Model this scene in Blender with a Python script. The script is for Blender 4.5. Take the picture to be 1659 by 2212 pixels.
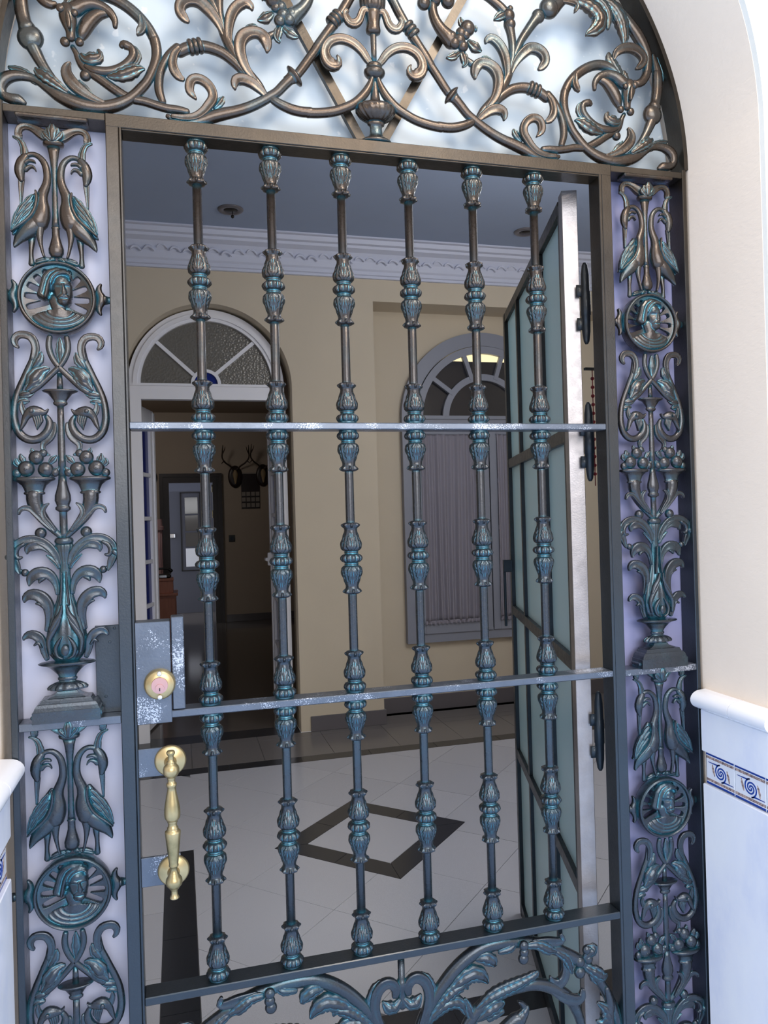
import bpy, math, random
import numpy as np
from mathutils import Vector, Matrix
random.seed(7)
C = bpy.context.scene
PI = math.pi
for o in list(bpy.data.objects): bpy.data.objects.remove(o)

# ------------------------------------------------------------------ camera
W, H, F = 1659.0, 2212.0, 1656.7
YAW, PITCH, ROLL = -0.262736, 0.004021, -0.028368
CAMZ = 1.36
cy, sy, cp, sp = math.cos(YAW), math.sin(YAW), math.cos(PITCH), math.sin(PITCH)
FWD = np.array([-sy*cp, cy*cp, sp]); RT0 = np.array([cy, sy, 0.0]); UP0 = np.cross(RT0, FWD)
RT = math.cos(ROLL)*RT0 + math.sin(ROLL)*UP0
UP = -math.sin(ROLL)*RT0 + math.cos(ROLL)*UP0
cam = bpy.data.cameras.new('camera'); camo = bpy.data.objects.new('camera', cam)
C.collection.objects.link(camo); C.camera = camo
m = Matrix.Identity(4)
for i in range(3):
    m[i][0] = RT[i]; m[i][1] = UP[i]; m[i][2] = -FWD[i]
m[0][3], m[1][3], m[2][3] = 0.0, 0.0, CAMZ
camo.matrix_world = m
cam.sensor_fit = 'VERTICAL'; cam.sensor_height = 24.0; cam.lens = 24.0*F/H
cam.clip_start = 0.02; cam.clip_end = 200

# ------------------------------------------------------------------ light
world = bpy.data.worlds.new('world'); C.world = world; world.use_nodes = True
bg = world.node_tree.nodes['Background']
bg.inputs[0].default_value = (0.80, 0.88, 1.0, 1); bg.inputs[1].default_value = 1.9
def area(name, loc, target, size, energy, color, size_y=None, spread=180):
    l = bpy.data.lights.new(name, 'AREA'); l.energy = energy; l.color = color; l.size = size
    if size_y: l.shape = 'RECTANGLE'; l.size_y = size_y
    l.spread = math.radians(spread)
    o = bpy.data.objects.new(name, l); C.collection.objects.link(o)
    o.location = loc; d = Vector(target)-Vector(loc)
    o.rotation_euler = d.to_track_quat('-Z', 'Y').to_euler(); return o
area('sky_light', (0.8, -3.4, 2.8), (0.5, 1.4, 0.9), 3.6, 185, (0.95, 0.97, 1.0), 2.6)
area('porch_lamp', (0.9, -0.1, 3.3), (0.9, 1.3, 2.1), 0.5, 25, (1.0, 0.84, 0.66))
area('hall_fill', (1.5, 2.6, 2.95), (1.2, 4.2, 0.6), 0.9, 8, (1.0, 0.95, 0.90))  # weak fill light added for the dark hall, no fixture there
pl_ = bpy.data.lights.new('hall_point_fill', 'POINT'); pl_.energy = 34; pl_.color = (0.90, 0.94, 1.0); pl_.shadow_soft_size = 0.35  # unseen point light added to brighten the hall's walls, ceiling and floor
plo = bpy.data.objects.new('hall_point_fill', pl_); C.collection.objects.link(plo); plo.location = (2.0, 2.6, 2.35)
area('corridor_light', (-0.6, 8.2, 2.6), (-0.4, 10.2, 1.6), 0.4, 4.0, (1.0, 0.93, 0.88))
sl = bpy.data.lights.new('sun', 'SUN'); sl.energy = 5.0; sl.angle = math.radians(1.0); sl.color = (1.0, 0.97, 0.92)
sun = bpy.data.objects.new('sun', sl); C.collection.objects.link(sun); sun.rotation_euler = Vector((0.35, -1.0, -1.25)).to_track_quat('-Z', 'Y').to_euler()
C.view_settings.view_transform = 'Standard'; C.view_settings.look = 'None'
C.view_settings.exposure = 0.12; C.view_settings.gamma = 1.0; C.view_settings.use_curve_mapping = False

# ------------------------------------------------------------------ projection helpers (photo pixel -> point on a plane)
def ray(x, y): return FWD*F + RT*(x-W/2) - UP*(y-H/2)
def at(x, y, Y):
    d = ray(x, y); d = d*(Y/d[1]); return float(d[0]), float(d[2]+CAMZ)
def ppm(x, z, Y):                       # photo pixels per metre, vertically
    def pr(P):
        P = np.array(P); return F*(P@RT)/(P@FWD), F*(P@UP)/(P@FWD)
    a = pr((x, Y, z-CAMZ)); b = pr((x, Y, z-CAMZ+0.01))
    return math.hypot(a[0]-b[0], a[1]-b[1])/0.01

# ------------------------------------------------------------------ materials
def mat(name, col, rough=0.5, metal=0.0, spec=0.5, coat=0.0, emis=None, es=1.0, trans=0.0, ior=1.45):
    m = bpy.data.materials.new(name); m.use_nodes = True
    b = m.node_tree.nodes['Principled BSDF']
    b.inputs['Base Color'].default_value = (*col, 1); b.inputs['Roughness'].default_value = rough
    b.inputs['Metallic'].default_value = metal; b.inputs['Specular IOR Level'].default_value = spec
    b.inputs['Coat Weight'].default_value = coat; b.inputs['Transmission Weight'].default_value = trans
    b.inputs['IOR'].default_value = ior
    if emis: b.inputs['Emission Color'].default_value = (*emis, 1); b.inputs['Emission Strength'].default_value = es
    return m
def N(m, t, **kw):
    n = m.node_tree.nodes.new(t)
    for k, v in kw.items():
        if k in n.inputs: n.inputs[k].default_value = v
        else: setattr(n, k, v)
    return n
def Lk(m, a, b): m.node_tree.links.new(a, b)
def noise(m, scale, detail=4, rough=0.5, coord='Object', stretch=None):
    tc = N(m, 'ShaderNodeTexCoord'); n = N(m, 'ShaderNodeTexNoise', Scale=scale, Detail=detail, Roughness=rough)
    if stretch:
        mp = N(m, 'ShaderNodeMapping'); mp.inputs['Scale'].default_value = stretch
        Lk(m, tc.outputs[coord], mp.inputs[0]); Lk(m, mp.outputs[0], n.inputs['Vector'])
    else: Lk(m, tc.outputs[coord], n.inputs['Vector'])
    return n.outputs['Fac']
def ramp(m, fac, stops):
    r = N(m, 'ShaderNodeValToRGB'); cr = r.color_ramp
    while len(cr.elements) < len(stops): cr.elements.new(0.5)
    for e, (p, c) in zip(cr.elements, stops): e.position = p; e.color = (*c, 1) if len(c) == 3 else c
    Lk(m, fac, r.inputs[0]); return r.outputs[0]
def mixc(m, fac, a, b, blend='MIX'):
    x = N(m, 'ShaderNodeMix'); x.data_type = 'RGBA'; x.blend_type = blend
    for s, v in ((0, fac), (6, a), (7, b)):
        if hasattr(v, 'node'): Lk(m, v, x.inputs[s])
        else: x.inputs[s].default_value = v if s == 0 else (*v, 1)
    return x.outputs[2]
def bump(m, h, strength, dist=0.001):
    b = N(m, 'ShaderNodeBump'); b.inputs['Strength'].default_value = strength; b.inputs['Distance'].default_value = dist
    Lk(m, h, b.inputs['Height']); Lk(m, b.outputs[0], m.node_tree.nodes['Principled BSDF'].inputs['Normal'])
def P(m): return m.node_tree.nodes['Principled BSDF'].inputs

def iron(name, base, pat, amount, rough, chips=0.0, chipscale=420, ao=False, film=0.72, cool_light_c=(0.030, 0.050, 0.074)):  # film: strength of the cool light painted into the colour towards the foot
    m = mat(name, base, rough, 0.75, 0.7, coat=0.30)
    P(m)['Coat Roughness'].default_value = 0.16
    n1 = noise(m, 14, 5, 0.6)
    dark = tuple(c*0.55 for c in base)
    c = mixc(m, n1, dark, tuple(min(1, v*1.5) for v in base))
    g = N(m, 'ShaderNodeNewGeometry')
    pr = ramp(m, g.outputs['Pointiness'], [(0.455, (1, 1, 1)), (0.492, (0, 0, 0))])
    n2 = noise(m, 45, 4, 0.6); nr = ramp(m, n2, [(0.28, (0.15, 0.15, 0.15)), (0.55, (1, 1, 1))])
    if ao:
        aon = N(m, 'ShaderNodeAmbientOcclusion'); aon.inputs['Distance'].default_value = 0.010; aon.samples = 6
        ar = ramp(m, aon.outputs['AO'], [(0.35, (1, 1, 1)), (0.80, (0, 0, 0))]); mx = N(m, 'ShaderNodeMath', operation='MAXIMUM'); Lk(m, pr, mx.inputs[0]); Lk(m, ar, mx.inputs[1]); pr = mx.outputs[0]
    # brown-to-blue light gradient painted into the base colour, bluer towards the foot
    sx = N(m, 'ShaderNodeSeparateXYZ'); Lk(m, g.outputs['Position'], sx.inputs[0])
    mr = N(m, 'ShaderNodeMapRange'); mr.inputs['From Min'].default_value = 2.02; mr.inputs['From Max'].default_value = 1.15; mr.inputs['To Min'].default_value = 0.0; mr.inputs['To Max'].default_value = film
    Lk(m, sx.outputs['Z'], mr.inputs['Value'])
    c = mixc(m, mr.outputs[0], c, cool_light_c)
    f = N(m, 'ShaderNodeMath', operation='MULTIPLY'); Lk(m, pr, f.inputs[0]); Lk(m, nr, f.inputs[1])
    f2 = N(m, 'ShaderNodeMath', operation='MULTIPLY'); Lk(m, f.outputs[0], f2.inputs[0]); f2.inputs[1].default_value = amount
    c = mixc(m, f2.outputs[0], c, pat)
    n3 = noise(m, 9, 3, 0.6); n3r = ramp(m, n3, [(0.52, (0, 0, 0)), (0.72, (1, 1, 1))])
    f3 = N(m, 'ShaderNodeMath', operation='MULTIPLY'); Lk(m, n3r, f3.inputs[0]); f3.inputs[1].default_value = amount*0.16
    c = mixc(m, f3.outputs[0], c, pat)
    if chips > 0:
        n4 = noise(m, chipscale, 3, 0.7); n5 = noise(m, 18, 2, 0.5)
        a = N(m, 'ShaderNodeMath', operation='MULTIPLY'); Lk(m, n4, a.inputs[0]); Lk(m, n5, a.inputs[1])
        cr = ramp(m, a.outputs[0], [(0.36-chips, (0, 0, 0)), (0.375-chips, (1, 1, 1))])
        c = mixc(m, cr, c, (0.45, 0.49, 0.58))
    Lk(m, c, P(m)['Base Color'])
    bump(m, noise(m, 190 if ao else 240, 5, 0.65), 0.55 if ao else 0.4, 0.0009)
    rn = noise(m, 60, 3, 0.6); rmr = N(m, 'ShaderNodeMapRange'); rmr.inputs['To Min'].default_value = rough*0.7; rmr.inputs['To Max'].default_value = rough*1.5; Lk(m, rn, rmr.inputs['Value']); Lk(m, rmr.outputs[0], P(m)['Roughness'])
    return m
M = {}
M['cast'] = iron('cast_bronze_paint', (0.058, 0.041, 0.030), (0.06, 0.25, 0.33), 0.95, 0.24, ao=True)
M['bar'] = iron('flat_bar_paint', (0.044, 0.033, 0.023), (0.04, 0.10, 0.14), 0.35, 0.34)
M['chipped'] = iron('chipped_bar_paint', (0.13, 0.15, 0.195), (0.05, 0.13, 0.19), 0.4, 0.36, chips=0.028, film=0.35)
M['post'] = iron('worn_post_paint', (0.30, 0.28, 0.285), (0.10, 0.12, 0.16), 0.5, 0.36, chips=0.0, film=0.0)
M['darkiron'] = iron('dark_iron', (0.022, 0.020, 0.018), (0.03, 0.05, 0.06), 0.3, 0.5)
def plaster(name, col, scale=60, st=0.25, var=0.06):
    m = mat(name, col, 0.75, 0, 0.3)
    n = noise(m, 3.0, 4, 0.5)
    Lk(m, mixc(m, n, tuple(c*(1-var) for c in col), tuple(min(1, c*(1+var)) for c in col)), P(m)['Base Color'])
    bump(m, noise(m, scale, 3, 0.6, stretch=(1, 1, 2.2)), st, 0.002); return m
M['reveal'] = plaster('cream_plaster', (0.93, 0.79, 0.66), 70, 0.3)
M['facade'] = plaster('pale_facade', (0.90, 0.87, 0.80), 50, 0.2)
M['room'] = plaster('beige_wall_paint', (0.62, 0.54, 0.42), 90, 0.08)
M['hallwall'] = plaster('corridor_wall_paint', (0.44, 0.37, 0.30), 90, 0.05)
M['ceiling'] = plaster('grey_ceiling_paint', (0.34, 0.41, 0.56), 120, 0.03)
M['crown'] = mat('white_moulding', (0.62, 0.65, 0.78), 0.55)
M['white'] = mat('white_joinery_paint', (0.88, 0.88, 0.93), 0.4, 0, 0.5)
M['greywhite'] = mat('grey_white_joinery', (0.26, 0.275, 0.33), 0.45)
M['base'] = mat('grey_skirting_tile', (0.13, 0.12, 0.13), 0.3)
M['black'] = mat('black', (0.012, 0.011, 0.012), 0.35)
M['blueglass'] = mat('blue_glass', (0.006, 0.022, 0.20), 0.15, 0, 0.25)
M['brass'] = mat('brass', (0.6, 0.46, 0.2), 0.32, 0.8, 0.5)
n = noise(M['brass'], 60, 4, 0.6); n2 = ramp(M['brass'], noise(M['brass'], 9, 3, 0.5), [(0.40, (0, 0, 0)), (0.58, (1, 1, 1))])
f = N(M['brass'], 'ShaderNodeMath', operation='MULTIPLY'); Lk(M['brass'], n, f.inputs[0]); Lk(M['brass'], n2, f.inputs[1])
Lk(M['brass'], mixc(M['brass'], f.outputs[0], (0.50, 0.39, 0.21), (0.08, 0.09, 0.04)), P(M['brass'])['Base Color'])
M['pinkbrass'] = mat('pink_brass', (0.48, 0.29, 0.29), 0.35, 0.7)
M['steel'] = mat('bright_steel', (0.85, 0.85, 0.86), 0.25, 0.8)
# milk glass
g = mat('milk_glass', (0.70, 0.73, 0.88), 0.35, 0, 0.4); M['milk'] = g
Lk(g, mixc(g, noise(g, 1.6, 2, 0.5), (0.54, 0.56, 0.72), (0.64, 0.65, 0.78)), P(g)['Base Color'])
g = mat('frosted_glass_clear', (0.88, 0.93, 0.96), 0.3, 0, 0.4); M['frost'] = g
M['milk_shade'] = mat('shaded_milk_glass', (0.24, 0.25, 0.42), 0.3, 0, 0.5)  # milk glass with the right pane's shade put into its colour
sp_ = ramp(g, noise(g, 55, 2, 0.5), [(0.70, (0, 0, 0)), (0.73, (1, 1, 1))])
Lk(g, mixc(g, sp_, (0.66, 0.74, 0.80), (0.9, 0.93, 0.95)), P(g)['Base Color'])
g = mat('sea_green_frosted_glass', (0.62, 0.82, 0.88), 0.25, 0, 0.5); M['seaglass'] = g
g = mat('pebbled_glass', (0.16, 0.15, 0.13), 0.16, 0, 0.8); M['pebble'] = g
v = N(g, 'ShaderNodeTexVoronoi', Scale=70.0); tc = N(g, 'ShaderNodeTexCoord'); Lk(g, tc.outputs['Object'], v.inputs['Vector'])
bump(g, v.outputs['Distance'], 0.5, 0.004)
g = mat('dark_window_glass', (0.03, 0.03, 0.035), 0.08, 0, 0.7); M['darkglass'] = g
g = mat('sheer_curtain', (0.37, 0.35, 0.41), 0.85, 0, 0.2); M['curtain'] = g
def wrap(m, kind, fac, col):
    nt = m.node_tree; out = nt.nodes['Material Output']; b = nt.nodes['Principled BSDF']
    t = N(m, kind); t.inputs[0].default_value = (*col, 1); x = N(m, 'ShaderNodeMixShader'); x.inputs[0].default_value = fac
    Lk(m, b.outputs[0], x.inputs[1]); Lk(m, t.outputs[0], x.inputs[2]); Lk(m, x.outputs[0], out.inputs[0])
wrap(g, 'ShaderNodeBsdfTransparent', .32, (1, 1, 1))
wrap(M['frost'], 'ShaderNodeBsdfTranslucent', .38, (0.9, 0.95, 1)); wrap(M['milk'], 'ShaderNodeBsdfTranslucent', .25, (0.85, 0.88, 1)); wrap(M['seaglass'], 'ShaderNodeBsdfTranslucent', .3, (0.7, 0.88, 0.92))
g = mat('lamp_glow', (0.9, 0.8, 0.5), 0.5, emis=(1.0, 0.87, 0.50), es=0.75); M['glow'] = g
# marble
g = mat('veined_marble_tile', (0.80, 0.83, 0.93), 0.16, 0, 0.5); M['marble'] = g
nz = noise(g, 5, 6, 0.6, stretch=(1, 1, 0.5)); Lk(g, ramp(g, nz, [(0.30, (0.66, 0.71, 0.90)), (0.5, (0.84, 0.86, 0.95)), (0.75, (0.93, 0.94, 0.97))]), P(g)['Base Color'])
M['marblecap'] = mat('glazed_cap_tile', (0.88, 0.88, 0.93), 0.12, 0, 0.6)
M['glaze'] = mat('white_glaze', (0.80, 0.82, 0.90), 0.12, 0, 0.6)
M['cobalt'] = mat('cobalt_glaze', (0.02, 0.06, 0.32), 0.14, 0, 0.6)
g = mat('brown_glaze', (0.33, 0.24, 0.22), 0.16, 0, 0.6); M['brown'] = g
Lk(g, ramp(g, noise(g, 240, 3, 0.6), [(0.40, (0.16, 0.12, 0.13)), (0.55, (0.45, 0.32, 0.28)), (0.68, (0.72, 0.55, 0.50))]), P(g)['Base Color'])
# floor tiles
def tile(name, a, b, rough):
    m = mat(name, a, rough, 0, 0.5)
    n = noise(m, 700, 6, 0.8); Lk(m, mixc(m, ramp(m, n, [(0.40, (0, 0, 0)), (0.60, (1, 1, 1))]), a, b), P(m)['Base Color']); return m
M['tile'] = tile('speckled_grey_floor_tile', (0.42, 0.43, 0.48), (0.66, 0.67, 0.73), 0.20)
M['tile2'] = tile('speckled_grey_floor_tile_b', (0.40, 0.41, 0.46), (0.62, 0.63, 0.69), 0.22)
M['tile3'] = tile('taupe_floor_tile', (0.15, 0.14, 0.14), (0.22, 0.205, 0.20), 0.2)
M['darktile'] = tile('dark_floor_tile', (0.018, 0.020, 0.026), (0.035, 0.038, 0.046), 0.18)
M['grout'] = mat('grout', (0.16, 0.16, 0.17), 0.8)
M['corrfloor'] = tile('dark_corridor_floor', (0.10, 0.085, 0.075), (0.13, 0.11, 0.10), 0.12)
M['pave'] = plaster('pale_paving', (0.42, 0.56, 0.78), 20, 0.2)
M['opp'] = plaster('opposite_house_paint', (0.34, 0.28, 0.22), 20, 0.2)
def woodm(name, a, b):
    m = mat(name, a, 0.35); n = noise(m, 6, 5, 0.6, stretch=(8, 8, 1)); Lk(m, mixc(m, n, a, b), P(m)['Base Color']); return m
M['redwood'] = woodm('reddish_wood', (0.40, 0.13, 0.08), (0.62, 0.25, 0.16))
M['pinkcloth'] = mat('dusty_pink_cloth', (0.62, 0.40, 0.42), 0.8)
M['darkwood'] = woodm('dark_door_wood', (0.012, 0.008, 0.008), (0.035, 0.02, 0.02))
M['bluedoor'] = mat('blue_grey_door_paint', (0.085, 0.09, 0.12), 0.35)
M['bone'] = mat('old_bone', (0.30, 0.22, 0.12), 0.6)
M['antler'] = mat('dark_antler', (0.035, 0.022, 0.015), 0.6)
M['paper'] = mat('calendar_paper', (0.30, 0.27, 0.24), 0.7)
M['red'] = mat('red_cord', (0.25, 0.015, 0.02), 0.5)
M['sign'] = mat('chrome', (0.8, 0.8, 0.82), 0.15, 0.9)

# ------------------------------------------------------------------ object helpers
def link(name, me, parent=None, m=None, smooth=True, label=None, kind=None):
    o = bpy.data.objects.new(name, me); C.collection.objects.link(o)
    if m is not None: me.materials.append(m)
    if parent is not None: o.parent = parent
    if smooth and len(me.polygons): me.polygons.foreach_set('use_smooth', [True]*len(me.polygons))
    if label: o['label'] = label
    if kind: o['kind'] = kind
    return o
class G:
    def __init__(s): s.v = []; s.f = []
    def add(s, v, f):
        b = len(s.v); s.v += [tuple(map(float, p)) for p in v]; s.f += [tuple(i+b for i in q) for q in f]; return s
    def box(s, x0, x1, y0, y1, z0, z1, bev=0.0):
        x0, x1 = min(x0, x1), max(x0, x1); y0, y1 = min(y0, y1), max(y0, y1); z0, z1 = min(z0, z1), max(z0, z1)
        if bev <= 0:
            v = [(x, y, z) for z in (z0, z1) for x, y in ((x0, y0), (x1, y0), (x1, y1), (x0, y1))]
            f = [(3, 2, 1, 0), (4, 5, 6, 7), (0, 1, 5, 4), (1, 2, 6, 5), (2, 3, 7, 6), (3, 0, 4, 7)]
            return s.add(v, f)
        b = min(bev, (x1-x0)/2.2, (y1-y0)/2.2, (z1-z0)/2.2); v = []
        for z in (z0, z1):
            for x, y in ((x0, y0), (x1, y0), (x1, y1), (x0, y1)):
                dx = b if x == x0 else -b; dy = b if y == y0 else -b; dz = b if z == z0 else -b
                v += [(x+dx, y+dy, z), (x+dx, y, z+dz), (x, y+dy, z+dz)]
        f = []
        T = lambda c, k: c*3+k
        f += [(T(3, 0), T(2, 0), T(1, 0), T(0, 0)), (T(4, 0), T(5, 0), T(6, 0), T(7, 0))]
        f += [(T(0, 1), T(1, 1), T(5, 1), T(4, 1)), (T(2, 1), T(3, 1), T(7, 1), T(6, 1))]
        f += [(T(1, 2), T(2, 2), T(6, 2), T(5, 2)), (T(3, 2), T(0, 2), T(4, 2), T(7, 2))]
        for a, b2, k, sg in ((0, 1, 1, 1), (1, 2, 2, 1), (2, 3, 1, 1), (3, 0, 2, 1)):
            f.append((T(a, 0), T(b2, 0), T(b2, k), T(a, k)))
            f.append((T(a+4, k), T(b2+4, k), T(b2+4, 0), T(a+4, 0)))
        for a in range(4):
            f.append((T(a, 1), T(a+4, 1), T(a+4, 2), T(a, 2)) if a % 2 == 0 else (T(a, 2), T(a+4, 2), T(a+4, 1), T(a, 1)))
        for c in range(8):
            q = (T(c, 0), T(c, 1), T(c, 2)); f.append(q if c in (0, 2, 5, 7) else q[::-1])
        return s.add(v, f)
    def prism(s, poly, y0, y1, axis='y'):      # poly of (x,z) extruded along y, or (x,y) along z, or (y,z) along x
        n = len(poly)
        mk = {'y': lambda a, b, t: (a, t, b), 'z': lambda a, b, t: (a, b, t), 'x': lambda a, b, t: (t, a, b)}[axis]
        v = [mk(a, b, y0) for a, b in poly]+[mk(a, b, y1) for a, b in poly]
        f = [tuple(range(n)), tuple(range(2*n-1, n-1, -1))]+[((i+1) % n, i, i+n, (i+1) % n+n) for i in range(n)]
        return s.add(v, f)
    def beam(s, a, b, w, d, y0=None):           # flat bar in the xz plane from a to b, width w, from y0 to y0+d
        ax, az = a; bx, bz = b; L = math.hypot(bx-ax, bz-az); nx, nz = -(bz-az)/L*w/2, (bx-ax)/L*w/2
        return s.prism([(ax+nx, az+nz), (ax-nx, az-nz), (bx-nx, bz-nz), (bx+nx, bz+nz)], y0, y0+d)
    def arc(s, cx, cz, r0, r1, a0, a1, y0, y1, n=40, rz=1.0):
        v = []; f = []
        for i in range(n+1):
            a = a0+(a1-a0)*i/n; c, k = math.cos(a), math.sin(a)*rz
            v += [(cx+r0*c, y0, cz+r0*k), (cx+r1*c, y0, cz+r1*k), (cx+r1*c, y1, cz+r1*k), (cx+r0*c, y1, cz+r0*k)]
        for i in range(n):
            b = i*4
            for j in range(4): f.append((b+j, b+(j+1) % 4, b+4+(j+1) % 4, b+4+j))
        f += [(3, 2, 1, 0), (n*4, n*4+1, n*4+2, n*4+3)]
        return s.add(v, f)
    def lathe(s, prof, cx, cy, cz, n=32, ky=1.0, axis='z', fn=None):    # prof: (t, r) along axis
        v = []; f = []; K = len(prof)
        for t, r in prof:
            for j in range(n):
                a = 2*PI*j/n; rr = r*(fn(t, a, r) if fn else 1)
                p, q = rr*math.cos(a), rr*math.sin(a)*ky
                v.append({'z': (cx+p, cy+q, cz+t), 'y': (cx+p, cy+t, cz+q), 'x': (cx+t, cy+p, cz+q)}[axis])
        for i in range(K-1):
            for j in range(n):
                a, b = i*n+j, i*n+(j+1) % n; q = (a, b, b+n, a+n)
                f.append(q if axis != 'y' else q[::-1])
        f.append(tuple(range(n))[::-1]); f.append(tuple((K-1)*n+j for j in range(n)))
        return s.add(v, f)
    def ball(s, x, y, z, r, ky=1.0, n=16, k=10, kz=1.0):
        prof = [(-math.cos(PI*i/k)*r*kz, max(1e-5, math.sin(PI*i/k)*r)) for i in range(k+1)]
        return s.lathe(prof, x, y, z, n, ky)
    def mesh(s, name='m', merge=False, mirror=None):
        v = s.v; f = s.f
        if mirror is not None:
            v = [(2*mirror-p[0], p[1], p[2]) for p in v]; f = [q[::-1] for q in f]
        me = bpy.data.meshes.new(name); me.from_pydata(v, [], f); me.update()
        return me
    def obj(s, name, m, parent=None, smooth=False, label=None, kind=None, mirror=None, auto=False):
        me = s.mesh(name, mirror=mirror)
        import bmesh
        bm = bmesh.new(); bm.from_mesh(me)
        bmesh.ops.recalc_face_normals(bm, faces=bm.faces[:]); bm.to_mesh(me); bm.free()
        return link(name, me, parent, m, smooth, label, kind)
def thing(name, label, cat, loc=(0, 0, 0), group=None):
    o = bpy.data.objects.new(name, None); C.collection.objects.link(o); o.location = loc
    o.empty_display_size = 0.1; o['label'] = label; o['category'] = cat
    if group: o['group'] = group
    bpy.context.view_layer.update()
    return o
def tag(o, label, cat, group=None):
    o['label'] = label; o['category'] = cat
    if group: o['group'] = group
    return o

# catmull-rom resample of (x, z, w [,y])
def spline(pts, step):
    P_ = [np.array(p, float) for p in pts]
    P_ = [2*P_[0]-P_[1]]+P_+[2*P_[-1]-P_[-2]]
    out = []
    for i in range(1, len(P_)-2):
        p0, p1, p2, p3 = P_[i-1:i+3]; L = np.hypot(*(p2-p1)[:2]); n = max(2, int(L/step))
        for k in range(n):
            t = k/n
            out.append(0.5*((2*p1)+(-p0+p2)*t+(2*p0-5*p1+4*p2-p3)*t*t+(-p0+3*p1-3*p2+p3)*t**3))
    out.append(P_[-2]); return np.array(out)
def sweep(g, pts, y0, style='r', depth=None, step=0.0035, nseg=14, ribs=0, lift=0.0):
    """tapered casting stroke in the xz plane; pts (x,z,halfwidth)"""
    S = spline(pts, step); n = len(S)
    S[:, 2] = np.maximum(S[:, 2], 0.0012)
    T = np.gradient(S[:, :2], axis=0); T /= np.maximum(1e-9, np.linalg.norm(T, axis=1))[:, None]
    if style in ('g', 'v'): nseg = max(nseg, 20)
    arcl = float(np.sum(np.hypot(*np.diff(S[:, :2], axis=0).T))); lob = max(2, round(arcl/(0.95*S[:, 2].max()+1e-6))) if arcl > 2.2*S[:, 2].max() else 0
    rows = []
    caps = [(0.95, .35), (0.7, .75)]
    def ring(c, t, w, sc, off, y):
        nrm = np.array([-t[1], t[0]]); r = []
        b = depth if depth else min(max(w*0.85, 0.0045), 0.0125)
        for j in range(nseg):
            a = 2*PI*j/nseg; u = math.cos(a); k = math.sin(a)
            yy = -k*b
            if k > 0:
                if style == 'g': yy = -b*(k**0.5)*(1-0.34*math.exp(-(u/0.60)**4))
                elif style == 'v': yy = -b*(k**0.7)*(0.78+0.22*math.cos(u*PI*5))
            q = c+t*off+nrm*u*w*sc
            r.append((q[0], y+yy*sc, q[1]))
        return r
    ys = S[:, 3] if S.shape[1] > 3 else np.zeros(n)
    w0, w1 = S[0, 2], S[-1, 2]
    rows.append(ring(S[0, :2], T[0], w0, 0.02, -w0*0.8, y0+ys[0]))
    for sc, off in ((0.6, .65), (0.88, .35)): rows.append(ring(S[0, :2], T[0], w0, sc, -w0*off, y0+ys[0]))
    for i in range(n):
        w = S[i, 2]
        if style == 'v' and lob: w = w*(0.90+0.20*abs(math.sin(PI*lob*i/n+.4))**.7)
        rows.append(ring(S[i, :2], T[i], w, 1, 0, y0+ys[i]))
    for sc, off in ((0.88, .35), (0.6, .65), (0.02, .8)): rows.append(ring(S[-1, :2], T[-1], w1, sc, w1*off, y0+ys[-1]))
    v = [p for r in rows for p in r]; f = []
    K = len(rows)
    for i in range(K-1):
        for j in range(nseg):
            a, b = i*nseg+j, i*nseg+(j+1) % nseg; f.append((a, b, b+nseg, a+nseg))
    f.append(tuple(range(nseg))[::-1]); f.append(tuple((K-1)*nseg+j for j in range(nseg)))
    g.add(v, f)
# zoom frames used while tracing: origin and scale in photo pixels
Z = {'L4': (0, 230, 4.425), 'L5': (0, 700, 4.425), 'L6': (0, 1150, 4.914), 'A': (1180, 160, 5.53), 'B': (1180, 0, 5.53),
     'C': (860, 0, 5.027), 'D': (860, 150, 5.027), 'E': (660, 0, 5.53), 'S1': (380, 2000, 3.318), 'S2': (860, 1980, 3.318),
     'M': (20, 560, 7.213), 'P': (0, 0, 1.0)}
def tr(z, pts, Y, ax=0.0, az=0.0):
    ox, oy, s = Z[z]; out = []
    for p in pts:
        x, zz = at(ox+p[0]/s, oy+p[1]/s, Y); k = ppm(x, zz, Y)
        out.append((x-ax, zz-az, p[2]/s/k)+tuple(p[3:]))
    return out

# ================================================================== STRUCTURE
XC = 0.373                       # symmetry axis of the grille
YG = 1.35                        # front face of the grille
XL, XR = -0.284, 1.030           # masonry reveal
AZ, AR = 2.05, 0.657             # arch centre height and radius
def arch_wall(name, m, X0, X1, Zt, cx, R, zs, y0, y1, n=72, z0=0.0, parent=None):
    g = G()
    g.box(X0, cx-R, y0, y1, z0, Zt); g.box(cx+R, X1, y0, y1, z0, Zt)
    g.box(cx-R-0.0, cx-R+0.0001, y0, y1, z0, zs)
    for i in range(n):
        a, b = PI-PI*i/n, PI-PI*(i+1)/n
        g.prism([(cx+R*math.cos(a), zs+R*math.sin(a)), (cx+R*math.cos(b), zs+R*math.sin(b)), (cx+R*math.cos(b), Zt), (cx+R*math.cos(a), Zt)], y0, y1)
    return g.obj(name, m, parent, kind=None if parent else 'structure')
# masonry front wall: reveal (1.15..1.55) ; the outer face is the street facade
arch_wall('wall_front', M['reveal'], -2.2, 3.6, 3.9, XC, AR, AZ, 1.152, 1.56)
g = G(); 
arch_wall('wall_facade', M['facade'], -2.2, 3.6, 3.9, XC, AR+0.0005, AZ, 1.140, 1.152)
g = G(); g.box(-7, 8, -5, 1.14, -0.12, 0.0); g.obj('floor_pavement', M['pave'], kind='structure')
g = G(); g.box(XL, XR, 1.14, 1.56, -0.12, 0.02); g.obj('floor_threshold', M['pave'], kind='structure')
g = G(); g.box(-8, 9, -5.4, -5, -0.12, 7.5); g.obj('wall_opposite', M['opp'], kind='structure')
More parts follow.
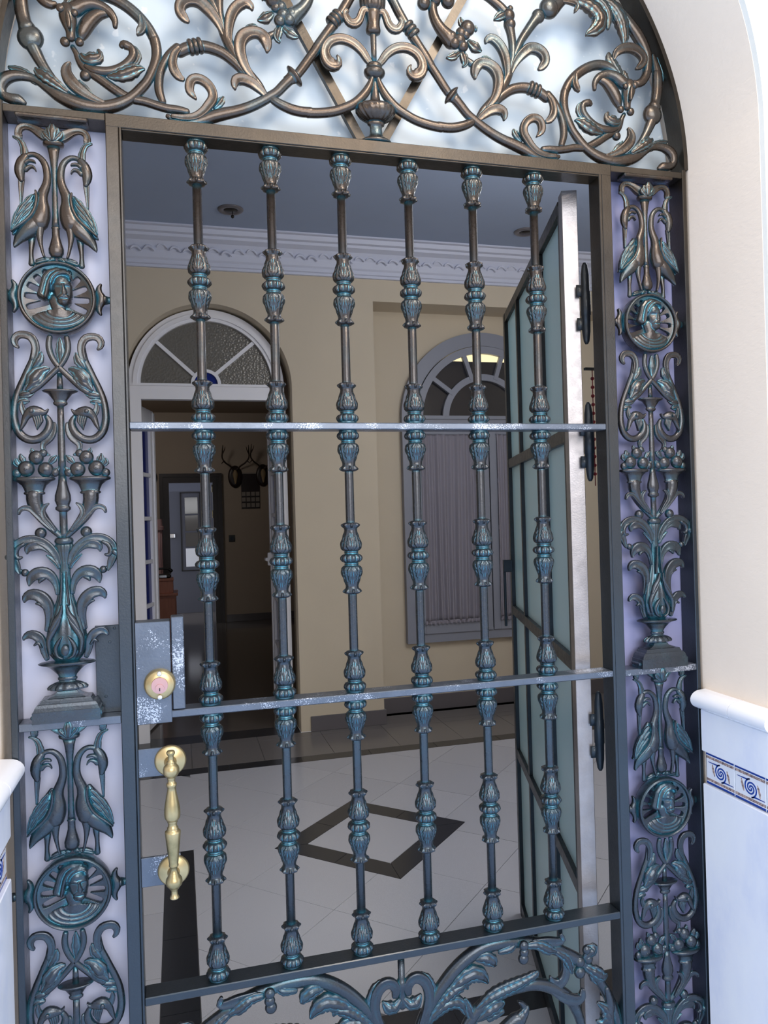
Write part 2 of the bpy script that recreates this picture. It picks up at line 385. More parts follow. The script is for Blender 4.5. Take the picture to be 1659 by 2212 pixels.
# interior room
XW0, XW1, YB, CZ = -1.15, 3.45, 4.84, 3.105
g = G(); g.box(XW0-0.1, XW0, 1.56, YB, 0, CZ); g.obj('wall_left', M['room'], kind='structure')
g = G(); g.box(XW1, XW1+0.1, 1.56, 5.3, 0, CZ); g.obj('wall_right', M['room'], kind='structure')
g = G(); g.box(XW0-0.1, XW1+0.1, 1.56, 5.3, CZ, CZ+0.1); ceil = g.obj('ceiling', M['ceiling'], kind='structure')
DX, DR, DZ = 0.213, 0.507, 2.190
wb = arch_wall('wall_back', M['room'], XW0, 1.266, CZ, DX, DR, DZ, YB, 5.02)
g = G(); g.box(1.266, XW1, YB, 5.08, 2.757, CZ); g.box(3.12, XW1, YB, 5.08, 0, 2.757); g.obj('wall_niche_header', M['room'], kind='structure')
g = G(); g.box(1.25, XW1, 5.08, 5.2, 0, 2.80); g.obj('wall_niche', M['room'], kind='structure')
# corridor
CX0, CX1, YF, CC = -0.95, 2.3, 10.4, 2.78
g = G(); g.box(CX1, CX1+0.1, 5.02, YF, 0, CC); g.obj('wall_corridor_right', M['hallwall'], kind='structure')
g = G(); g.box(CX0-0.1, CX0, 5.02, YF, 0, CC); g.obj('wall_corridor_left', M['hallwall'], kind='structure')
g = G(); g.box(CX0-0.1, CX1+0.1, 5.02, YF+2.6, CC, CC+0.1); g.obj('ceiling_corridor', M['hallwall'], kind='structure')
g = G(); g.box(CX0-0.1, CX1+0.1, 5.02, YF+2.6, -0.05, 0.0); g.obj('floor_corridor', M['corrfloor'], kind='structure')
ax0, az1 = at(343, 1024, YF); ax1, _ = at(478, 1024, YF)
g = G(); g.box(CX0, ax0+.08, YF, YF+.1, 0, CC); g.box(ax1-.08, CX1, YF, YF+.1, 0, CC); g.box(ax0+.08, ax1-.08, YF, YF+.1, az1-.08, CC)
g.obj('wall_corridor_far', M['hallwall'], kind='structure')
g = G(); g.box(CX0, CX1+0.1, YF+2.5, YF+2.6, 0, CC); g.obj('wall_far_room', M['bluedoor'], kind='structure')
# crown moulding (cornice) along the back wall: egg and ripple relief
def cornice(name, x0, x1, yw, zt, parent=None):
    prof = [(0, .205), (0.0, .19), (.012, .185), (.012, .165), (.03, .16), (.055, .10), (.085, .055), (.13, .05), (.135, .03), (.165, .02), (.165, 0), (.2, 0)]
    prof = [(0, -.205), (.02, -.205), (.02, -.19), (.032, -.186), (.034, -.165), (.045, -.155), (.060, -.115), (.095, -.07), (.135, -.055), (.14, -.04), (.165, -.036), (.175, -.012), (.20, -.01), (.20, 0), (0, 0)]
    g = G(); g.prism([(yw-a, zt+b) for a, b in prof], x0, x1, axis='x')
    o = g.obj(name, M['crown'], parent, kind='structure' if parent is None else None)
    g = G(); n = int((x1-x0)/0.075)
    for i in range(n):           # relief scrolls on the cove
        x = x0+(i+.5)*(x1-x0)/n; z = zt-.108+0.012*math.sin(i*1.9)
        sweep(g, [(x-.03, z-.006, .004), (x-.012, z+.012, .009), (x+.012, z+.008, .009), (x+.03, z-.012, .004)], yw-.075, 'r', step=.02, nseg=6, depth=.010)
    r = g.obj('moulded_relief', M['crown'], o, smooth=True, kind='stuff')
    return o
cornice('trim_1', XW0, 3.1, YB, CZ)
# skirting tiles
def skirt(name, x0, x1, y, h=.095, t=.012, parent=None):
    g = G(); g.box(x0, x1, y-t, y, 0, h, .002); return g.obj(name, M['base'], parent, kind=None if parent else 'structure')
skirt('baseboard_back', 0.782, 1.278, YB); skirt('baseboard_niche', 1.28, XW1, 5.08, .105)
g = G(); g.box(1.266, 1.278, YB, 5.08, 0, .095, .002); g.obj('baseboard_return', M['base'], kind='structure')
skirt('baseboard_far_left', XW0, DX-DR-.02, YB)
skirt('baseboard_corridor', ax1+.02, CX1, YF)

# ---- floor with individual tiles
g = G(); g.box(XW0-0.1, XW1+0.1, 1.56, YB, -0.06, -0.004); g.box(1.266, XW1, YB, 5.08, -0.06, -0.004); g.box(DX-DR, DX+DR, YB, 5.02, -0.06, -0.004)
floor = g.obj('floor', M['grout'], kind='structure')
def clip(poly, x0, x1, y0, y1):
    def cut(p, ax, v, keep):
        out = []
        for i in range(len(p)):
            a, b = p[i], p[(i+1) % len(p)]; da, db = (a[ax]-v)*keep, (b[ax]-v)*keep
            if da >= 0: out.append(a)
            if da*db < 0:
                t = da/(da-db); out.append((a[0]+(b[0]-a[0])*t, a[1]+(b[1]-a[1])*t))
        return out
    for ax, v, k in ((0, x0, 1), (0, x1, -1), (1, y0, 1), (1, y1, -1)):
        poly = cut(poly, ax, v, k)
        if len(poly) < 3: return []
    return poly
def parea(p): return abs(sum(p[i][0]*p[(i+1) % len(p)][1]-p[(i+1) % len(p)][0]*p[i][1] for i in range(len(p))))/2
def tile_obj(poly, m, top=0.0):
    if len(poly) < 3 or parea(poly) < 0.0012: return
    g = G(); g.prism(poly, -0.006, top, axis='z'); return g.obj('floor_tile', m, floor)
s2 = math.sqrt(2); TS = 0.397; A0 = 2.054*1.36; B0 = 1.2565*1.36      # centre of the diamond in rotated coordinates
ab = lambda a, b: ((a-b)/s2, (a+b)/s2)
GP = 0.0012
BANDX0, BANDX1, BANDY = -0.083, 0.026, 3.28
NY0, NY1, FY0, FY1 = 1.93, 2.03, 4.25, 4.35
def abpoly(P_): return [ab(A0+a, B0+b) for a, b in P_]
hb = 0.2965; ht = TS/2
rr = random.Random(3)
def put(poly, mm):
    for (x0, x1, y0, y1) in ((BANDX1+GP, XW1, NY1+GP, FY0-GP), (XW0, BANDX1+GP, BANDY+GP, FY0-GP)):
        tile_obj(clip(poly, x0, x1, y0, y1), mm, rr.uniform(-0.0003, 0.0003))
for i in range(-9, 10):
    for j in range(-9, 10):
        mm = M['tile'] if rr.random() < .6 else M['tile2']
        a0, a1, b0, b1 = i*TS-ht+GP, (i+1)*TS-ht-GP, j*TS-ht+GP, (j+1)*TS-ht-GP
        if i == 0 and j == 0: poly = [(-ht+GP, -ht+GP), (ht-GP, -ht+GP), (ht-GP, ht-GP), (-ht+GP, ht-GP)]
        elif abs(i) <= 1 and abs(j) <= 1:
            if i and j:
                q = [(ht+GP, hb+GP), (hb+GP, hb+GP), (hb+GP, ht+GP), (3*ht-GP, ht+GP), (3*ht-GP, 3*ht-GP), (ht+GP, 3*ht-GP)]
                poly = [(i*a, j*b) for a, b in q]
                if i*j < 0: poly = poly[::-1]
            elif i: poly = [(i*(hb+GP), -ht+GP), (i*(3*ht-GP), -ht+GP), (i*(3*ht-GP), ht-GP), (i*(hb+GP), ht-GP)][::i]
            else: poly = [(-ht+GP, j*(hb+GP)), (ht-GP, j*(hb+GP)), (ht-GP, j*(3*ht-GP)), (-ht+GP, j*(3*ht-GP))][::j]
        else: poly = [(a0, b0), (a1, b0), (a1, b1), (a0, b1)]
        P_ = abpoly(poly)
        # skip tiles far outside
        if max(p[1] for p in P_) < NY1 or min(p[1] for p in P_) > FY0 or min(p[0] for p in P_) > XW1 or max(p[0] for p in P_) < XW0: continue
        put(P_, mm)
# diamond band: four sides of two mitred pieces
for k in range(4):
    c, s_ = (1, 0, -1, 0)[k], (0, 1, 0, -1)[k]
    for sg in (-1, 1):
        q = [(ht+GP, sg*GP), (hb-GP, sg*GP), (hb-GP, sg*(hb-2*GP)), (ht+GP, sg*(ht-GP))]
        q = [(a*c-b*s_, a*s_+b*c) for a, b in q]
        tile_obj(abpoly(q), M['darktile'])
def strip(x0, x1, y0, y1, along, L=.397, m='darktile', off=0.0):
    t0, t1 = (x0, x1) if along == 'x' else (y0, y1); t = t0-off
    while t < t1:
        a, b = max(t, t0)+GP, min(t+L, t1)-GP
        if b > a+0.01:
            if along == 'x': tile_obj([(a, y0), (b, y0), (b, y1), (a, y1)], M[m])
            else: tile_obj([(x0, a), (x1, a), (x1, b), (x0, b)], M[m])
        t += L
strip(BANDX1, XW1, NY0+GP, NY1-GP, 'x', off=0.13); strip(XW0, XW1, FY0+GP, FY1-GP, 'x', off=0.2)
strip(BANDX0+GP, BANDX1-GP, 1.93, BANDY, 'y', off=0.12)
x = XW0
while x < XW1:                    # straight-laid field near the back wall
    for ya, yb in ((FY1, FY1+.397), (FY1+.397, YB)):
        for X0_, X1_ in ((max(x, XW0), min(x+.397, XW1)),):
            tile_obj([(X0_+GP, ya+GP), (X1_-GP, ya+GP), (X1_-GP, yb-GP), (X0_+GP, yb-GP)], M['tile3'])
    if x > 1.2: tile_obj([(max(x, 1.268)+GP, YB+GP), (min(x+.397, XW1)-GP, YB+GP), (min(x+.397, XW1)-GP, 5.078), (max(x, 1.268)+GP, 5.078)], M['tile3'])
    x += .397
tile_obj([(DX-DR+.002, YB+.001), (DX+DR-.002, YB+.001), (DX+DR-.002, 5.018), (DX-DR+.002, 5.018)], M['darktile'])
yy = 1.60
while yy < BANDY:                 # left of the dark band
    b = min(yy+.397, BANDY)
    xx = BANDX0-.397
    while xx > XW0-.3:
        tile_obj([(max(xx, XW0)+GP, yy+GP), (xx+.397-GP, yy+GP), (xx+.397-GP, b-GP), (max(xx, XW0)+GP, b-GP)], M['tile'] if rr.random() < .5 else M['tile2'])
        xx -= .397
    yy += .397
x = BANDX0
while x < XW1:                    # in front of the near band
    tile_obj([(x+GP, 1.56), (min(x+.397, XW1)-GP, 1.56), (min(x+.397, XW1)-GP, NY0-GP), (x+GP, NY0-GP)], M['tile'] if rr.random() < .5 else M['tile2'])
    x += .397

# ---- tiled dado in the reveal: cap, marble rows and patterned border
def dado(side):
    nm = 'right' if side > 0 else 'left'; X = XR if side > 0 else XL
    S = lambda a: X-side*a                       # distance a out of the wall
    g = G(); g.box(S(0), S(.003), 1.14, 1.346, 0, .985); base = g.obj('wall_dado_'+nm, M['grout'], kind='structure')
    def bx(nm_, d, y0, y1, z0, z1, m, bev=.0015, par=base, d0=.001):
        g = G(); g.box(S(d0), S(d), y0, y1, z0, z1, bev); return g.obj(nm_, m, par)
    # rounded cap profile (y constant, extruded along y)
    for y0, y1 in ((1.142, 1.238), (1.240, 1.346)):
        prof = [(0, .948), (.008, .948)]+[(.012+.024*math.cos(a), .968+.0185*math.sin(a)) for a in np.linspace(-PI/2, PI/2, 12)]+[(0, .9875)]
        g = G(); v = [(S(a), y0, z) for a, z in prof]+[(S(a), y1, z) for a, z in prof]; k = len(prof)
        g.add(v, [tuple(range(k)), tuple(range(2*k-1, k-1, -1))]+[((i+1) % k, i, i+k, (i+1) % k+k) for i in range(k)])
        ct = g.obj('cap_tile', M['marblecap'], base, smooth=True); ct.data.set_sharp_from_angle(angle=math.radians(35))
    bx('marble_tile', .013, 1.142, 1.346, .8625, .947, M['marble'])
    for y0, y1 in ((1.260, 1.341), (1.178, 1.2585), (1.142, 1.1765)):
        t = bx('border_tile', .006, y0, y1, .798, .8605, M['glaze'], .0006)
        def inl(nm2, pts_list, m, w=None):
            g = G()
            for p in pts_list: g.add(*p)
            return g.obj(nm2, m, t)
        def strip_yz(a, b, z0, z1, d=.0063):
            v = [(S(d), a, z0), (S(d), b, z0), (S(d), b, z1), (S(d), a, z1), (S(.005), a, z0), (S(.005), b, z0), (S(.005), b, z1), (S(.005), a, z1)]
            return v, [(0, 1, 2, 3), (0, 4, 5, 1), (3, 2, 6, 7), (0, 3, 7, 4), (1, 5, 6, 2)]
        A_, B_ = y0+.0006, y1-.0006
        inl('cobalt_edge', [strip_yz(A_, B_, .7985, .8025), strip_yz(A_, B_, .8565, .8602)], M['cobalt'])
        inl('brown_stripe', [strip_yz(A_, B_, .8045, .8095), strip_yz(A_, B_, .8495, .8545)], M['brown'])
        # running wave scroll: photo left = larger y
        def rib(pl, w, d=.0066):
            v = []; f = []; n = len(pl)
            for i, (a, z) in enumerate(pl):
                a0, z0 = pl[max(0, i-1)]; a1, z1 = pl[min(n-1, i+1)]; L = math.hypot(a1-a0, z1-z0) or 1; nx, nz = -(z1-z0)/L, (a1-a0)/L
                ww = w*(1 if 0 < i < n-1 else .3)
                v += [(S(d), a+nx*ww, z+nz*ww), (S(d), a-nx*ww, z-nz*ww), (S(.005), a-nx*ww, z-nz*ww), (S(.005), a+nx*ww, z+nz*ww)]
            for i in range(n-1):
                for j in range(4): f.append((i*4+j, i*4+(j+1) % 4, i*4+4+(j+1) % 4, i*4+4+j))
            return v, f
        if B_-A_ > .05:
            cyy, czz = (y0+y1)/2-.002, .8285
            arms = []
            for ph in (0, PI):
                pl = []
                for i in range(26):
                    th = i/25*2.6*PI; r_ = .0012+.0165*(th/(2.6*PI))**1.1
                    pl.append((cyy+side*0+r_*math.cos(th+ph-.4)*1.0, czz+r_*math.sin(th+ph-.4)*.95))
                ex, ez = pl[-1]; dy = 1 if ex > cyy else -1
                pl += [(ex+dy*.008, ez+(.004 if ph == 0 else -.004)*dy*0+(czz-ez)*.15), (cyy+dy*.036, czz+dy*.014)]
                pl = [(min(max(a, A_+.001), B_-.001), min(max(z, .811), .848)) for a, z in pl]
                arms.append(rib(pl, .0015))
            inl('wave_scroll', arms, M['cobalt'])
            inl('hatched_leaf', [rib([(cyy+s3*.024, czz+s3*.012), (cyy+s3*.023, czz+s3*.004), (cyy+s3*.020, czz-s3*.004), (cyy+s3*.018, czz-s3*.011)], .0026, .0064) for s3 in (-1, 1)], M['brown'])
    z1 = .7965
    while z1 > 0.02:
        z0 = max(z1-.60, .0); bx('marble_tile', .012, 1.142, 1.346, z0+.001, z1, M['marble']); z1 = z0-.001
    return base
dado(1); dado(-1)

# ================================================================== FIXED GRILLE (surround)
sur = thing('iron_grille_surround', 'dark bronze arched iron grille fixed in the doorway, with cast side panels and scrollwork fanlight', 'grille', (XC, 1.37, 0))
def P0(o, par): o.parent = par; o.matrix_parent_inverse = par.matrix_world.inverted(); return o
def part(g, name, m, par, smooth=False, label=None, mirror=None, kind=None):
    o = g.obj(name, m, None, smooth, label, kind, mirror)
    o.parent = par
    if par.type == 'EMPTY': o.matrix_parent_inverse = par.matrix_world.inverted()
    elif par.parent is not None or par.matrix_world != Matrix.Identity(4):
        bpy.context.view_layer.update(); o.matrix_parent_inverse = par.matrix_world.inverted()
    return o
LB, RB = (-0.100, -0.0790), (0.8293, 0.8505)          # inner posts
LO, RO = (-0.268, -0.257), (1.0155, 1.0245)         # outer posts
DY = 0.045
for (a, b) in (LB, RB):
    g = G(); g.box(a, b, YG, YG+DY, 0, 2.045, .0012); part(g, 'inner_post', M['bar'], sur)
for (a, b) in (LO, RO):
    g = G(); g.box(a, b, YG, YG+DY, 0, AZ, .0012); part(g, 'outer_post', M['bar'], sur)
g = G(); g.arc(XC+.0055, AZ, .6425, .6515, 0, PI, YG, YG+DY, 72); part(g, 'arch_bar', M['bar'], sur)
g = G(); g.box(-0.100, 0.8505, YG-.0004, YG+DY, 2.0222, 2.045, .0012); part(g, 'head_rail', M['bar'], sur)
for (a, b) in ((LO[1], LB[0]), (RB[1], RO[0])):
    g = G(); g.box(a, b, YG+.001, YG+DY, 2.032, 2.0445, .001); part(g, 'side_transom', M['bar'], sur)
    g = G(); g.box(a, b, YG+.001, YG+.040, 1.0255, 1.0385, .001); part(g, 'side_rail', M['chipped'], sur)
    g = G(); g.box(a, b, YG+.001, YG+.040, 0.04, .053, .001); part(g, 'side_rail', M['bar'], sur)
# crossed flat bars behind the fanlight scrollwork
for p, q in (((775.7, 296.6), (600, -26)), ((833.6, 296.6), (1000, -4))):
    a = at(*p, 1.385); b = at(*q, 1.385); dx, dz = b[0]-a[0], b[1]-a[1]; t = (2.60-a[1])/dz
    g = G(); g.beam((a[0]-dx*.03, a[1]-dz*.03), (a[0]+dx*t, 2.60), .0165, .012, 1.380); part(g, 'diagonal_bar', M['bar'], sur)
# panes (milk glass side lights, frosted fanlight)
win = []
for i, (a, b) in enumerate(((LO[1], LB[0]), (RB[1], RO[0]))):
    g = G(); g.box(a-.006, b+.006, 1.3965, 1.4025, 0.0, 2.044); o = g.obj('window_%d' % (i+1), M['milk' if i == 0 else 'milk_shade'], kind='structure'); win.append(o)
g = G(); n = 60
g.prism([(XC+.0055+.646*math.cos(PI*i/n), AZ+.646*math.sin(PI*i/n)) for i in range(n+1)]+[(XC-.646, 2.034), (XC+.6515, 2.034)], 1.412, 1.418); g.obj('window_3', M['frost'], kind='structure')

# ---------------------------------------------------------------- cast side panel (traced once, four copies)
YP = 1.366; AX, AZM = at(124.3, 642.4, YP)
def T(z, pts): return tr(z, pts, YP, AX, AZM)
def L(z, y): return at(Z[z][0]+550/Z[z][2], Z[z][1]+y/Z[z][2], YP)[1]-AZM      # local height of a traced row
def W_(z, w, y): return w/Z[z][2]/ppm(AX, AZM+L(z, y), YP)
def lprof(z, rows): return [(L(z, y), W_(z, w, y)) for y, w in rows]
def stroke(z, pts, style='r', g=None, dy=0.0, **k):
    g = g or G(); sweep(g, T(z, pts), YP+dy, style, **k); return g
sub = []                 # (name, geometry, mirrored too?)
def addp(name, g, both=False): sub.append((name, g, both))
# central stems
stem = G(); stem2 = G()
def lat(z, rows, ky=.7, fn=None, n=24, g=None, cx=0.0, dy=0.0): (g or stem).lathe(sorted(lprof(z, rows)), cx, YP+dy, 0, n, ky, fn=fn)
lat('L4', g=stem2, rows=[(395, 62), (450, 48), (550, 34), (700, 26), (900, 27), (1100, 30), (1150, 36)])
lat('L4', g=stem2, rows=[(1150, 30), (1165, 42), (1180, 34), (1250, 36), (1310, 52), (1370, 70), (1410, 68), (1440, 48), (1450, 30)])
lat('L5', [(470, 24), (560, 27), (632, 30)]); lat('L5', [(780, 30), (900, 31), (1100, 33), (1300, 35), (1450, 37)])
lat('L5', [(632, 150), (640, 164), (652, 150), (668, 110), (700, 84), (730, 62), (745, 56), (752, 66), (768, 64), (780, 48), (790, 32)], .55)
lat('L5', [(1450, 36), (1520, 40), (1580, 55), (1640, 72), (1690, 74), (1725, 60), (1740, 56), (1752, 70), (1775, 70), (1790, 48), (1800, 36), (1880, 36), (2000, 36), (2060, 40)])
lat('L6', [(60, 78), (75, 92), (100, 98), (120, 90), (132, 70)])
# capital
addp('candelabrum', stem2)
g = G(); a, b = L('L4', 60), L('L4', 172); hw = .0555
g.box(-hw, hw, 1.347, YP+.012, b, 2.0318-AZM, .002)
stroke('L4', [(490, 300, 44), (440, 290, 54), (390, 262, 50), (340, 228, 42), (290, 202, 34), (235, 192, 32), (190, 212, 34), (176, 250, 34), (180, 285, 36), (188, 300, 28)], 'g', g)
sweep(g, [(-x, z, w) for x, z, w in T('L4', [(490, 300, 44), (440, 290, 54), (390, 262, 50), (340, 228, 42), (290, 202, 34), (235, 192, 32), (190, 212, 34), (176, 250, 34), (180, 285, 36), (188, 300, 28)])][::-1], YP, 'g')
addp('capital', g)
g = G()
for dx, h_, w in ((0, 0, 40), (50, 22, 34), (-50, 22, 34), (92, 60, 30), (-92, 60, 30)):
    sweep(g, T('L4', [(510+dx*.25, 350, 22), (510+dx*.5, 300+h_*.4, w), (510+dx*.75, 255+h_*.8, w), (510+dx*.9, 222+h_, w*.6)]), YP-.010-(.003 if dx == 0 else 0), 'v')
g.lathe(sorted(lprof('L4', [(340, 60), (348, 92), (365, 98), (385, 92), (398, 60)])), 0, YP, 0, 24, .75)
addp('palmette', g)
# crane (left one; mirrored for the right)
cr = G()
stroke('L4', [(232, 515, 26), (262, 482, 26), (305, 470, 24), (350, 478, 26), (395, 510, 29), (430, 560, 32), (450, 630, 34), (455, 710, 36), (440, 780, 42), (412, 850, 50), (400, 920, 62), (405, 990, 74), (395, 1060, 86), (370, 1120, 92)], 'r', cr, dy=-.004)
stroke('L4', [(395, 960, 50), (390, 1040, 68), (350, 1110, 82), (290, 1170, 84), (225, 1230, 66), (180, 1280, 44), (150, 1330, 22), (142, 1350, 8)], 'r', cr, dy=-.003)
stroke('L4', [(250, 490, 36), (218, 540, 50), (198, 600, 52), (196, 650, 46), (206, 695, 34), (212, 720, 24)], 'r', cr, dy=-.005)
stroke('L4', [(238, 520, 34), (240, 460, 34), (228, 400, 32), (205, 350, 24), (170, 320, 16), (130, 302, 8)], 'v', cr, dy=-.004)
stroke('L4', [(210, 705, 30), (208, 760, 26), (206, 850, 19), (205, 945, 11)], 'g', cr, dy=-.003)
stroke('L4', [(250, 560, 20), (285, 540, 18), (330, 548, 16), (345, 560, 8)], 'r', cr, dy=-.008)
stroke('L4', [(250, 620, 26), (280, 596, 22), (315, 592, 18), (338, 610, 12), (350, 632, 6)], 'r', cr, dy=-.006)
stroke('L4', [(385, 1090, 56), (388, 1170, 42), (385, 1240, 32), (392, 1310, 22), (405, 1370, 16), (418, 1420, 14), (430, 1450, 12)], 'r', cr, dy=-.006)
stroke('L4', [(300, 1230, 38), (300, 1300, 30), (296, 1370, 22), (296, 1430, 22), (300, 1500, 30)], 'r', cr, dy=.003, depth=.004)
addp('crane', cr, True)
stroke('L4', [(345, 850, 26), (310, 940, 58), (255, 1040, 78), (195, 1130, 62), (150, 1200, 30), (122, 1222, 10)], 'r', cr, dy=.0)
for a_ in (-150, -60, 40, 130): stroke('L4', [(548+a_*1.4, 1500-30+abs(a_)*.18, 14), (548+a_*1.0, 1455+abs(a_)*.16, 22), (548+a_*.5, 1462, 16)], 'r', cr, dy=.002)
wg = G()
stroke('L4', [(352, 835, 10), (362, 900, 15), (352, 980, 16), (315, 1060, 16), (255, 1120, 16), (185, 1170, 14), (125, 1218, 8)], 'r', wg, dy=-.012)
for pts in ([(322, 870, 12), (290, 905, 26), (255, 945, 26), (235, 975, 10)], [(325, 930, 12), (290, 965, 26), (250, 1005, 24), (232, 1030, 10)], [(305, 1000, 12), (270, 1040, 24), (235, 1070, 22), (215, 1090, 8)],
            [(262, 930, 12), (225, 975, 28), (190, 1030, 28), (172, 1065, 10)], [(245, 1010, 12), (205, 1060, 28), (172, 1110, 24), (155, 1140, 8)], [(220, 1080, 12), (185, 1125, 22), (150, 1170, 20), (125, 1205, 8)], [(190, 1000, 10), (160, 1060, 20), (140, 1130, 20), (122, 1190, 8)]):
    stroke('L4', pts, 'v', wg, dy=-.0085)
addp('wing', wg, True)
# medallion: ring, pierced sunburst plate
MX0, MZ0 = T('M', [(757, 622, 1)])[0][:2]; MR = 0.0600
def solid(gx, front, back, mask):
    """heightfield solid: gx[i][j] = (x,z); front/back = y"""
    n, mm = len(gx), len(gx[0]); v = []; f = []; idx = {}
    def vid(i, j, s_):
        k = (i, j, s_)
        if k not in idx:
            idx[k] = len(v); v.append((gx[i][j][0], front[i][j] if s_ == 0 else back[i][j], gx[i][j][1]))
        return idx[k]
    for i in range(n-1):
        for j in range(mm-1):
            if not mask(i, j): continue
            f.append((vid(i, j, 0), vid(i+1, j, 0), vid(i+1, j+1, 0), vid(i, j+1, 0)))
            f.append((vid(i, j, 1), vid(i, j+1, 1), vid(i+1, j+1, 1), vid(i+1, j, 1)))
            for (a, b, di, dj) in (((i, j), (i+1, j), 0, -1), ((i+1, j), (i+1, j+1), 1, 0), ((i+1, j+1), (i, j+1), 0, 1), ((i, j+1), (i, j), -1, 0)):
                ii, jj = i+di, j+dj
                if ii < 0 or jj < 0 or ii >= n-1 or jj >= mm-1 or not mask(ii, jj):
                    f.append((vid(*a, 0), vid(*a, 1), vid(*b, 1), vid(*b, 0)))
    return v, f
med = G(); nt, nr = 540, 30
prof = [(.885, .006), (.90, -.010), (.93, -.0145), (.965, -.0145), (1.0, -.010), (1.012, .004), (.99, .010), (.90, .010)]
v = []; f = []
for j in range(96):
    a = 2*PI*j/96
    for r, d in prof: v.append((MX0+MR*1.012*r*math.cos(a), YP+d, MZ0+MR*r*math.sin(a)))
for j in range(96):
    for k in range(8): f.append((j*8+k, j*8+(k+1) % 8, ((j+1) % 96)*8+(k+1) % 8, ((j+1) % 96)*8+k))
med.add(v, f)
gx = [[(MX0+MR*1.012*(.16+.76*i/nr)*math.cos(2*PI*j/nt), MZ0+MR*(.16+.76*i/nr)*math.sin(2*PI*j/nt)) for j in range(nt+1)] for i in range(nr+1)]
slots = [math.radians(a) for a in (-26, -2, 23, 46, 67, 90, 112, 132, 154, 176, 199)]
def mk(i, j):
    r = .16+.76*(i+.5)/nr; a = 2*PI*(j+.5)/nt
    for s_ in slots:
        d = (a-s_+PI) % (2*PI)-PI
        if abs(d) > 1: continue
        x_, t_ = r*math.cos(d), abs(r*math.sin(d)); top = .83 if not 60 < math.degrees(s_) < 120 else .84
        bot = .26 if not 60 < math.degrees(s_) < 120 else .68
        hwid = .088
        if bot < x_ < top-hwid and t_ < hwid: return False
        if x_ >= top-hwid and math.hypot(x_-(top-hwid), t_) < hwid: return False
    return True
fr = [[YP-.001-.006*((.16+.76*i/nr)/.92)**3 for j in range(nt+1)] for i in range(nr+1)]; bk = [[YP+.005]*(nt+1) for _ in range(nr+1)]
med.add(*solid(gx, fr, bk, mk))
addp('medallion', med)
# bust relief
def seg(u, v_, pts, rib=0.0):
    best = 0
    for i in range(len(pts)-1):
        (x0, y0, w0, h0), (x1, y1, w1, h1) = pts[i], pts[i+1]; dx, dy = x1-x0, y1-y0; t = max(0, min(1, ((u-x0)*dx+(v_-y0)*dy)/(dx*dx+dy*dy)))
        d = math.hypot(u-x0-dx*t, v_-y0-dy*t)/(w0+(w1-w0)*t); hh = h0+(h1-h0)*t
        if d < 1: best = max(best, hh*(1-d*d)**.5*(1-rib+rib*math.cos(d*11)))
    return best
def ell(u, v_, cx, cz, rx, rz, h_, p=.5, rot=0):
    du, dv = u-cx, v_-cz; c_, s_ = math.cos(rot), math.sin(rot); du, dv = du*c_+dv*s_, -du*s_+dv*c_
    d = (du/rx)**2+(dv/rz)**2; return h_*(1-d)**p if d < 1 else 0
def zm(x, y): return (x-757)/637.0, (615-y)/590.0
def sg_(pts, w, h_): return [(*zm(x, y), w_/600.0 if not isinstance(w, (int, float)) else w/600.0, h_) for (x, y), w_ in zip(pts, w if not isinstance(w, (int, float)) else [w]*len(pts))]
hair = [sg_([(900, 175), (760, 165), (650, 205), (575, 290), (540, 400), (515, 490), (500, 560), (540, 600)], [50, 62, 70, 66, 62, 66, 76, 56], .235),
        sg_([(960, 215), (880, 195), (770, 215), (690, 275), (640, 360), (610, 460), (590, 560), (575, 610)], [40, 52, 56, 52, 48, 46, 48, 40], .30),
        sg_([(990, 320), (985, 260), (930, 225), (850, 225), (770, 262), (715, 320), (680, 400)], [22, 34, 40, 38, 32, 26, 16], .335)]
